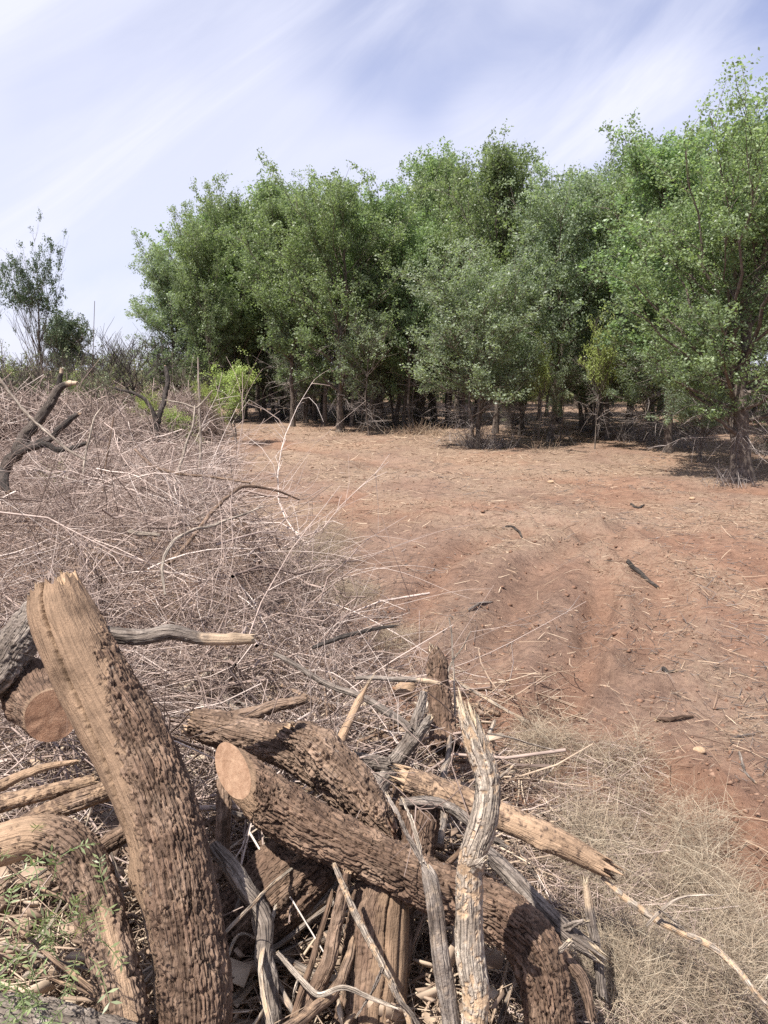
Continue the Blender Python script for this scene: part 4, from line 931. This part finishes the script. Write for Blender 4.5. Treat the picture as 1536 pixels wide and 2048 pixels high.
# far scrub, one mass
r = np.random.default_rng(601); C = []
for k in range(330):
    y = r.uniform(33, 140); x = r.uniform(-.62, .75)*y
    if x > -.27*y: y = r.uniform(44, 56); x = r.uniform(-.27, .75)*y
    rr = r.uniform(1.0, 2.6); hh = r.uniform(1.2, 2.9)*(1+.003*y); n = 105 if x < -.27*y else 160
    d = rdir(n, r, -.1, 1.); q = r.uniform(.45, 1.05, n)[:, None]
    C.append(np.array([x, y, .1])+d*q*np.array([rr, rr, hh]))
C = np.concatenate(C); C[:, 2] = np.maximum(C[:, 2], .1)
V, Q, rr = leaf_mass(C, .34, 602)
tag(mk('far_scrub', V, Q, None, M['scrub'], attrs={'rnd': rr}, smooth=False), 'low olive scrub far off along the horizon', 'scrub', kind='stuff')
proto('sparse', seed=21, h=8., cr=2.0, tr=.11, base=.28, stems=3, nl=13000, nlimb=40, leafm='dkleaf', ls=.10, dead=20, up=.8, spread=.2, sparse=lambda p, h: (p[:, 2] > h*.70)*1.+.004+.5*(np.hypot(p[:, 0], p[:, 1]) > 1.9)*(p[:, 2] > h*.45))
proto('mesq', seed=22, h=2.4, cr=.75, tr=.032, base=.38, stems=3, nl=8500, nlimb=24, leafm='mesq', ls=.055, dead=10, up=.55, spread=.15)
proto('mesq3', seed=28, h=2.4, cr=.6, tr=.022, base=.6, stems=2, nl=6000, nlimb=22, leafm='mesq', ls=.05, dead=8, up=.8, spread=.15, skirt=1.55)
proto('mesq2', seed=27, h=2.2, cr=.8, tr=.03, base=.2, stems=2, nl=8000, nlimb=22, leafm='mesq', ls=.06, dead=8, up=.5, spread=.18)
proto('bare', seed=23, h=2.6, cr=1.5, tr=.06, base=.25, stems=3, nl=0, nlimb=26, leafm='mesq', dead=0, up=.35)
proto('round', seed=24, h=6., cr=2.4, tr=.2, base=.25, nl=26000, nlimb=44, leafm='dkleaf', ls=.16, dead=0, up=.3, spread=.35)
proto('thicket', seed=25, h=2.6, cr=1.3, tr=.03, base=.08, stems=4, nl=3000, nlimb=40, leafm='scrub', ls=.06, dead=90, up=.5)
for me in PROTO['bare'][0].values(): me.materials[0] = M['dark_bark']
place('sparse', 'broadleaf_tree', 'tree at the left with bare lower stems and dark leaf tufts on top', 'tree', at_y(92, 29), 7.6, .6, .62)
place('sparse', 'broadleaf_tree', 'half bare tree cut by the left edge of the picture', 'tree', at_y(-30, 27), 6.6, 2.6, .7)
place('round', 'round_tree', 'dense dark green round crowned tree far off at the left', 'tree', at_y(140, 58), 6.2, 1., .82)
for k, (u, y, hh, sx, lab) in enumerate([
    (285, 24, 3.3, 1.1, 'largest bare black branched shrub standing against the sky by the grove'),
    (225, 27, 3.0, 1.0, 'bare dark shrub left of the largest black branched one'),
    (60, 22, 2.6, 1.1, 'bare dark shrub under the tufted tree at the left'),
    (350, 29, 3.6, .9, 'pale twiggy bare shrub beside the leftmost grove tree'),
    (180, 32, 2.8, 1.2, 'bare shrub below the far round tree'),
    (20, 18, 2.2, 1.0, 'bare shrub at the left edge above the fallen black branch')]):
    place('bare', 'bare_shrub', lab, 'shrub', at_y(u, y), hh, k*1.3, sx, 'leafless shrubs at the left')
for k, (key, u, y, hh, sx, lab) in enumerate([
    ('mesq', 478, 20.5, 2.45, .95, 'bright yellow green mesquite sapling on a thin trunk at the clearing edge'),
    ('mesq2', 425, 22.5, 1.7, .9, 'small green mesquite bush just left of the bright sapling'),
    ('mesq2', 150, 24, 2.0, .8, 'lime green bush at the left under the dark round tree'),
    ('mesq2', 222, 34, 2.9, .9, 'yellow green bush left of the black branched shrub'),
    ('mesq2', 342, 33, 2.7, .9, 'yellow green bush between the black branched shrub and the grove'),
    ('mesq2', 122, 10.6, .75, .8, 'small green sprout beside the fallen black branch'),
    ('mesq2', 285, 20, 1.5, .8, 'small green bush in the dry brush below the black branched shrub'),
    ('mesq2', 365, 17.8, 1.2, 1.1, 'low olive bush in front of the brown brush mound'),
    ('mesq2', 20, 30, 2.4, .9, 'yellow green bush at the far left edge')]):
    place(key, 'mesquite_bush', lab, 'bush', at_y(u, y), hh, k*2.1+.4, sx, 'green mesquites at the left')
for k, (key, u, y, hh, sx, lab) in enumerate([
    ('thicket', 200, 22, 2.3, 1., 'grey twiggy thicket behind the rounded brush mound'), ('thicket', 110, 21, 2.5, 1.1, 'grey twiggy thicket under the tufted tree'), ('thicket', 10, 20, 2.8, 1.2, 'grey twiggy thicket at the left edge'),
    ('thicket', 300, 30, 2.9, 1.2, 'grey twiggy thicket below the leftmost grove tree'), ('thicket', 160, 30, 3., 1.4, 'grey twiggy thicket in front of the far round tree'), ('thicket', 390, 27, 2.3, 1.2, 'grey twiggy thicket at the grove corner')]):
    place(key, 'dead_thicket', lab, 'undergrowth', at_y(u, y), hh, k*1.3, sx, 'dead thickets at the left')
# bright sprays inside the grove: mesquites standing among the elms
place('mesq3', 'mesquite_tree', 'bright yellow green mesquite glowing among the darker trees right of centre', 'tree', gp(1184, 898), 3.5, .5, .62)
place('mesq3', 'mesquite_tree', 'small yellow green mesquite spray left of the brighter one in the grove', 'tree', gp(1078, 897), 2.9, 2.5, .42)
# understorey thickets between the trunks
for k, (u, v) in enumerate([(560, 842), (705, 845), (835, 850), (1035, 864), (1215, 868), (1425, 885), (1580, 920)]):
    p = gp(u, v); p[1] += 1.2
    place('thicket', 'dead_thicket', 'grey twiggy dead undergrowth standing between the grove trunks', 'undergrowth', p, 1.6+.9*((k*37) % 10)/10, k*1.7, 1., 'dead undergrowth in the grove')

# brush mounds
def mound_mesh(seed, n, K=5):
    r = np.random.default_rng(seed); d = rdir(n, r, .0, 1.); q = r.uniform(.55, 1.02, n)[:, None]
    C = d*q*np.array([1.3, 1.3, 1.]); t = nrm(np.cross(d, rdir(n, r))+d*r.normal(size=(n, 1))*.25)
    L = r.uniform(.4, 1.3, n); P = wander(C-t*L[:, None]*.5, t, L, K, .3, .25, seed+1); P[:, :, 2] = np.maximum(P[:, :, 2], -.05)
    V, Q, pid = tubes(P, r.uniform(.003, .0075, n)[:, None]*np.linspace(1, .5, K)[None], 3)
    o = mk('brush_mound', V, Q, None, M['twig'], attrs={'rnd': np.clip(r.normal(.42, .22, n), 0, 1)[pid]}, smooth=False); me = o.data; bpy.data.objects.remove(o); return me
MM = [mound_mesh(701, 3600, 4), mound_mesh(702, 3600, 4)]
for k, (u, y, sx, sz, lab) in enumerate([
    (255, 17.6, 1.25, 1.0, 'rounded dry brush mound in the middle of the left background'),
    (368, 20.5, .85, 1.35, 'darker upright brush mound next to the bright mesquite sapling'),
    (150, 20, 1.5, 1.35, 'broad dry brush mound behind the fallen black branch'),
    (30, 17, 1.5, 1.5, 'tall dry brush mound at the left edge'),
    (60, 12.5, 1.2, .8, 'low brush mound at the left edge behind the near heap'),
    (240, 24, 1.8, 1.3, 'far dry brush mound under the black branched shrub'),
    (330, 25.5, 1.3, 1.2, 'far dry brush mound near the leftmost grove tree'),
    (60, 25, 2.0, 1.6, 'large far brush mound below the tufted tree'),
    (190, 14, 1.2, .55, 'low spread of brush in front of the rounded mound'),
    (330, 15.5, 1.1, .5, 'low brush strip right of the rounded mound at the clearing edge')]):
    p = at_y(u, y); o = bpy.data.objects.new('brush_mound', MM[k % 2]); COL.objects.link(o); o.location = (p[0], p[1], -.03); o.scale = (sx, sx, sz); o.rotation_euler[2] = k*1.9
    tag(o, lab, 'brush mound', 'dry brush mounds at the left')
# sparse twigs on the ground between mounds
r = np.random.default_rng(711); n = 6000; y = r.uniform(10, 25, n); x = at_y(0, 1)[0]*0+(r.uniform(-30, 480, n)-768)/F*(y+.4)
a = r.uniform(0, 6.28, n); D = np.stack([np.cos(a), np.sin(a), r.normal(.12, .2, n)], 1); L = r.uniform(.3, 1.2, n)
P = wander(np.stack([x, y, r.uniform(.02, .22, n)], 1), D, L, 4, .3, .1, 712); P[:, :, 2] = np.maximum(P[:, :, 2], .01)
stuff('twig_litter', P, r.uniform(.003, .007, n)[:, None]*np.linspace(1, .5, 4)[None], 'twig', 'loose dry twigs littering the ground between the left brush mounds', 'twigs', 1, rnd=np.clip(r.normal(.5, .22, n), 0, 1))

# black fallen branches at the left
add_log('fallen_branch', 'black fallen branch rising to a pale torn fork at the left', 'branch',
        [(-20, 985, 8.6, 22), (28, 912, 8.7, 24), (60, 860, 8.8, 21), (95, 815, 8.9, 19), (122, 772, 9., 15)], 'char', (90, 24), ('wood', 'pale_wood'), bark=.01, cl=.1, cw=.03, bend=1.,
        stubs=[([(120, 776, 9., 14), (132, 768, 8.95, 12), (154, 766, 8.9, 8)], 'dark_bark', {'bare': lambda s, q, f, r: sst(.4, .6, s)}), ([(118, 772, 9., 11), (120, 755, 9., 9), (123, 738, 9., 8)], 'dark_bark', {'bare': lambda s, q, f, r: sst(.7, .8, s)})])
add_log('fallen_branch', 'thinner black limb branching low to the right of the black fallen branch', 'branch',
        [(30, 900, 8.7, 14), (70, 885, 8.6, 14), (108, 868, 8.6, 13), (132, 845, 8.6, 12), (157, 827, 8.6, 9)], 'dark_bark', (80, 16), (None, 'wood'), bark=.006, cl=.1, cw=.03, bend=1.2)
add_log('fallen_branch', 'low black limb lying flat at the foot of the black fallen branch', 'branch',
        [(30, 908, 8.5, 14), (70, 892, 8.45, 13), (110, 900, 8.4, 12), (145, 896, 8.4, 10), (173, 886, 8.4, 7)], 'dark_bark', (80, 16), (None, 'wood'), bark=.006, cl=.1, cw=.03, bend=1.2)
add_log('fallen_branch', 'dark broken limb end cut by the left edge of the heap', 'branch',
        [(-30, 930, 7.0, 16), (5, 955, 6.9, 18), (18, 985, 6.8, 12)], 'dark_bark', (50, 16), ('wood', 'wood'), bark=.006, cl=.1, cw=.03, bend=1.2)
add_log('dead_snag', 'upright dark dead stem standing among the left brush mounds', 'snag',
        [(331, 733, 17.4, 7), (335, 760, 17.3, 9), (328, 800, 17.2, 10), (316, 838, 17.1, 11), (314, 880, 17.1, 12)], 'dark_bark', (60, 14), ('wood', None), bark=.008, cl=.1, cw=.04, bend=.5)
add_log('dead_snag', 'dark bent dead branch arching left of the upright dead stem', 'snag',
        [(228, 776, 17., 4), (262, 785, 17., 6), (290, 800, 17., 7), (308, 830, 17., 8), (316, 880, 17., 9)], 'dark_bark', (60, 12), (None, None), bark=.006, cl=.1, cw=.04, bend=.8)
add_log('tree_stump', 'short dark stump hidden in fluffy grass at the edge of the brush heap', 'stump',
        [(478, 1040, 6.6, 22), (492, 1075, 6.5, 30), (505, 1115, 6.4, 32), (512, 1200, 6.2, 34)], 'bark', (60, 30), ('wood', None), bark=.012, cl=.08, cw=.03, jag0=.05)
# canes that stand out one by one
for lab, pts, m in [
    ('tall straight pale cane standing up from the brush heap', [(396, 715, 8.6, 3), (398, 800, 8.6, 4), (401, 890, 8.6, 5), (404, 975, 8.6, 5), (406, 1060, 8.5, 5)], 'grey_wood'),
    ('pale curved cane left of the tall straight one', [(390, 810, 8., 3), (386, 850, 8., 5), (368, 900, 8., 6), (352, 960, 7.9, 6), (348, 1030, 7.8, 6)], 'grey_wood'),
    ('forked pale twig crossing the tall straight cane', [(330, 800, 8., 3), (365, 808, 8., 4), (392, 815, 8., 5), (410, 800, 8., 4), (424, 782, 8., 3)], 'grey_wood'),
    ('short leaning cane near the left end of the brush heap', [(206, 812, 8.2, 3), (190, 835, 8.2, 4), (180, 870, 8.1, 5), (170, 915, 8.1, 5), (166, 980, 8., 5)], 'grey_wood'),
    ('brown upright cane beside the short leaning one', [(228, 832, 8., 3), (222, 870, 8., 4), (212, 930, 8., 4), (204, 990, 7.9, 5)], 'bark2'),
    ('long reddish cane arching right from the brush heap over bare soil', [(340, 1128, 5.2, 9), (380, 1080, 5.4, 9), (415, 1035, 5.6, 9), (450, 1000, 5.8, 8), (490, 975, 6., 7), (545, 978, 6.2, 5), (600, 1000, 6.4, 3)], 'bark2'),
    ('thin reddish cane running left from the arching one', [(500, 966, 6.2, 4), (430, 955, 6.4, 5), (360, 948, 6.6, 6), (310, 935, 6.8, 7), (270, 900, 7., 5)], 'bark2'),
    ('pale twisted cane looping over the lower brush heap', [(330, 1190, 4.3, 5), (325, 1130, 4.4, 7), (345, 1085, 4.6, 8), (385, 1060, 4.8, 7), (430, 1050, 5., 6), (528, 1012, 5.3, 3)], 'grey_wood'),
    ('long pale cane leaning across the left edge of the heap', [(-10, 745, 6., 6), (30, 800, 6., 6), (75, 850, 6., 6), (130, 895, 6., 5), (170, 920, 6., 4)], 'grey_wood'),
    ('bleached short stick lying level on the brush heap', [(258, 1062, 5.2, 9), (290, 1068, 5.2, 10), (320, 1070, 5.2, 7)], 'grey_wood'),
    ('dead upright weed stem with pale side shoots at the brush edge', [(898, 1235, 3.9, 3), (903, 1270, 3.9, 3.5), (906, 1320, 3.88, 4), (908, 1370, 3.85, 4), (910, 1450, 3.8, 4)], 'grey_wood'),
    ('second dead weed stem leaning right at the brush edge', [(942, 1262, 3.9, 2.5), (925, 1295, 3.9, 3), (905, 1320, 3.9, 4), (890, 1360, 3.86, 4)], 'grey_wood'),
    ('thin dry twig reaching from behind the pale pole over the soil', [(975, 1468, 2.5, 4), (1020, 1475, 2.55, 4), (1060, 1487, 2.6, 3.5), (1108, 1500, 2.65, 3)], 'grey_wood')]:
    add_log('dry_cane', lab, 'cane', pts, m, (70, 8), (None, None), bark=.0004, cl=.08, cw=.01, bend=1.2)

# green weeds, lower left
def weed(label, u, v, t, n, sz, seed):
    r = np.random.default_rng(seed); base = px(u, v, t); V = []; Q = []; RN = []; o = 0; SP = []
    for k in range(n):
        d = nrm(rdir(1, r, .15, .95)+np.array([[.1, -.35, .1]]))[0]; L = sz*r.uniform(.6, 1.2); st = base+r.normal(size=3)*np.array([.05, .05, .02])
        P = wander(st[None], d[None], [L], 8, .3, .35, seed*50+k)[0]; SP.append(P)
        for j in range(2, 8):
            tg = nrm((P[j]-P[j-1])[None])[0]; b = nrm(np.cross(tg, rdir(1, r, .5, 1.)[0])[None])[0]
            for sgn in (-1, 1):
                ax = nrm((b*sgn+tg*.55+r.normal(size=3)*.15)[None])[0]; s_ = sz*r.uniform(.14, .24); w_ = np.cross(ax, np.cross(tg, ax)); w_ = nrm(w_[None])[0]*s_*.13
                c = P[j]
                V += [c, c+ax*s_*.5+w_, c+ax*s_, c+ax*s_*.5-w_]; Q.append([o, o+1, o+2, o+3]); o += 4; RN += [np.clip(r.normal(.55, .2), 0, 1)]*4
    root = empty('green_weed', base, label, 'weed', 'green weeds in the log pile')
    tag(mk('leaves', np.array(V), np.array(Q), None, M['weed'], root, {'rnd': RN}, loc=base, smooth=False), kind='stuff')
    Vt, Qt, pid = tubes(np.array(SP), np.full((n, 8), .0012), 3)
    tag(mk('stems', Vt, Qt, None, M['weed'], root, {'rnd': np.full(len(Vt), .3)}, loc=base), kind='stuff')
weed('feathery green weed leaning on the curved log, largest of the weeds', 170, 1840, 1.80, 16, .12, 1)
weed('yellowish green weed below the largest weed near the left edge', 70, 1930, 1.78, 11, .11, 2)
weed('small dark green weed at the left edge above the others', 40, 1745, 1.86, 8, .11, 3)
weed('low green weed just above the mossy log', 110, 1985, 1.74, 10, .08, 4)
weed('green tuft at the left edge between the yellowish weed and mossy log', 15, 1995, 1.76, 7, .1, 5)

# dry grass tufts at the grove edge
def tuft(label, u, v, n, hh, seed, m='straw'):
    r = np.random.default_rng(seed); p = gp(u, v); S = np.zeros((n, 3)); S[:, :2] = r.normal(size=(n, 2))*.22
    P = wander(S, rdir(n, r, .6, 1.), hh*r.uniform(.4, 1.1, n), 4, .3, .1, seed)
    V, Q, pid = tubes(P, r.uniform(.003, .007, n)[:, None]*np.linspace(1, .4, 4)[None], 3)
    o = mk('grass_tuft', V, Q, None, M[m], attrs={'rnd': np.clip(r.normal(.6, .2, n), 0, 1)[pid]}, smooth=False); o.location = (p[0], p[1], gz(p[0], p[1]))
    tag(o, label, 'grass', 'dry grass tufts at the grove edge')
for k, (u, v, n, hh, m, lab) in enumerate([(835, 868, 130, .55, 'straw', 'tall tan grass tuft in front of the grove, left of the bushy tree'), (800, 872, 90, .4, 'straw', 'smaller tan grass tuft left of the tall tan one'), (880, 872, 90, .45, 'straw', 'tan grass tuft right of the tall tan one'),
    (950, 893, 220, .8, 'deadtwig', 'grey twiggy sprouts round the foot of the bushy tree'), (990, 895, 150, .6, 'deadtwig', 'grey twiggy sprouts right of the bushy tree foot'), (1082, 905, 30, .45, 'straw', 'lone dry stalks in front of the straight dark trunk'),
    (1260, 882, 120, .6, 'deadtwig', 'grey sprouts at the pale torn trunk base'), (1465, 972, 60, .45, 'deadtwig', 'dead twigs round the foot of the large right tree'), (1375, 895, 80, .6, 'deadtwig', 'grey sprouts between the dark trunk and the large right tree'), (690, 870, 70, .3, 'straw', 'short dry grass under the broad crowned tree'), (640, 862, 60, .3, 'straw', 'short dry grass left of the broad crowned tree')]):
    tuft(lab, u, v, n, hh, 900+k, m)
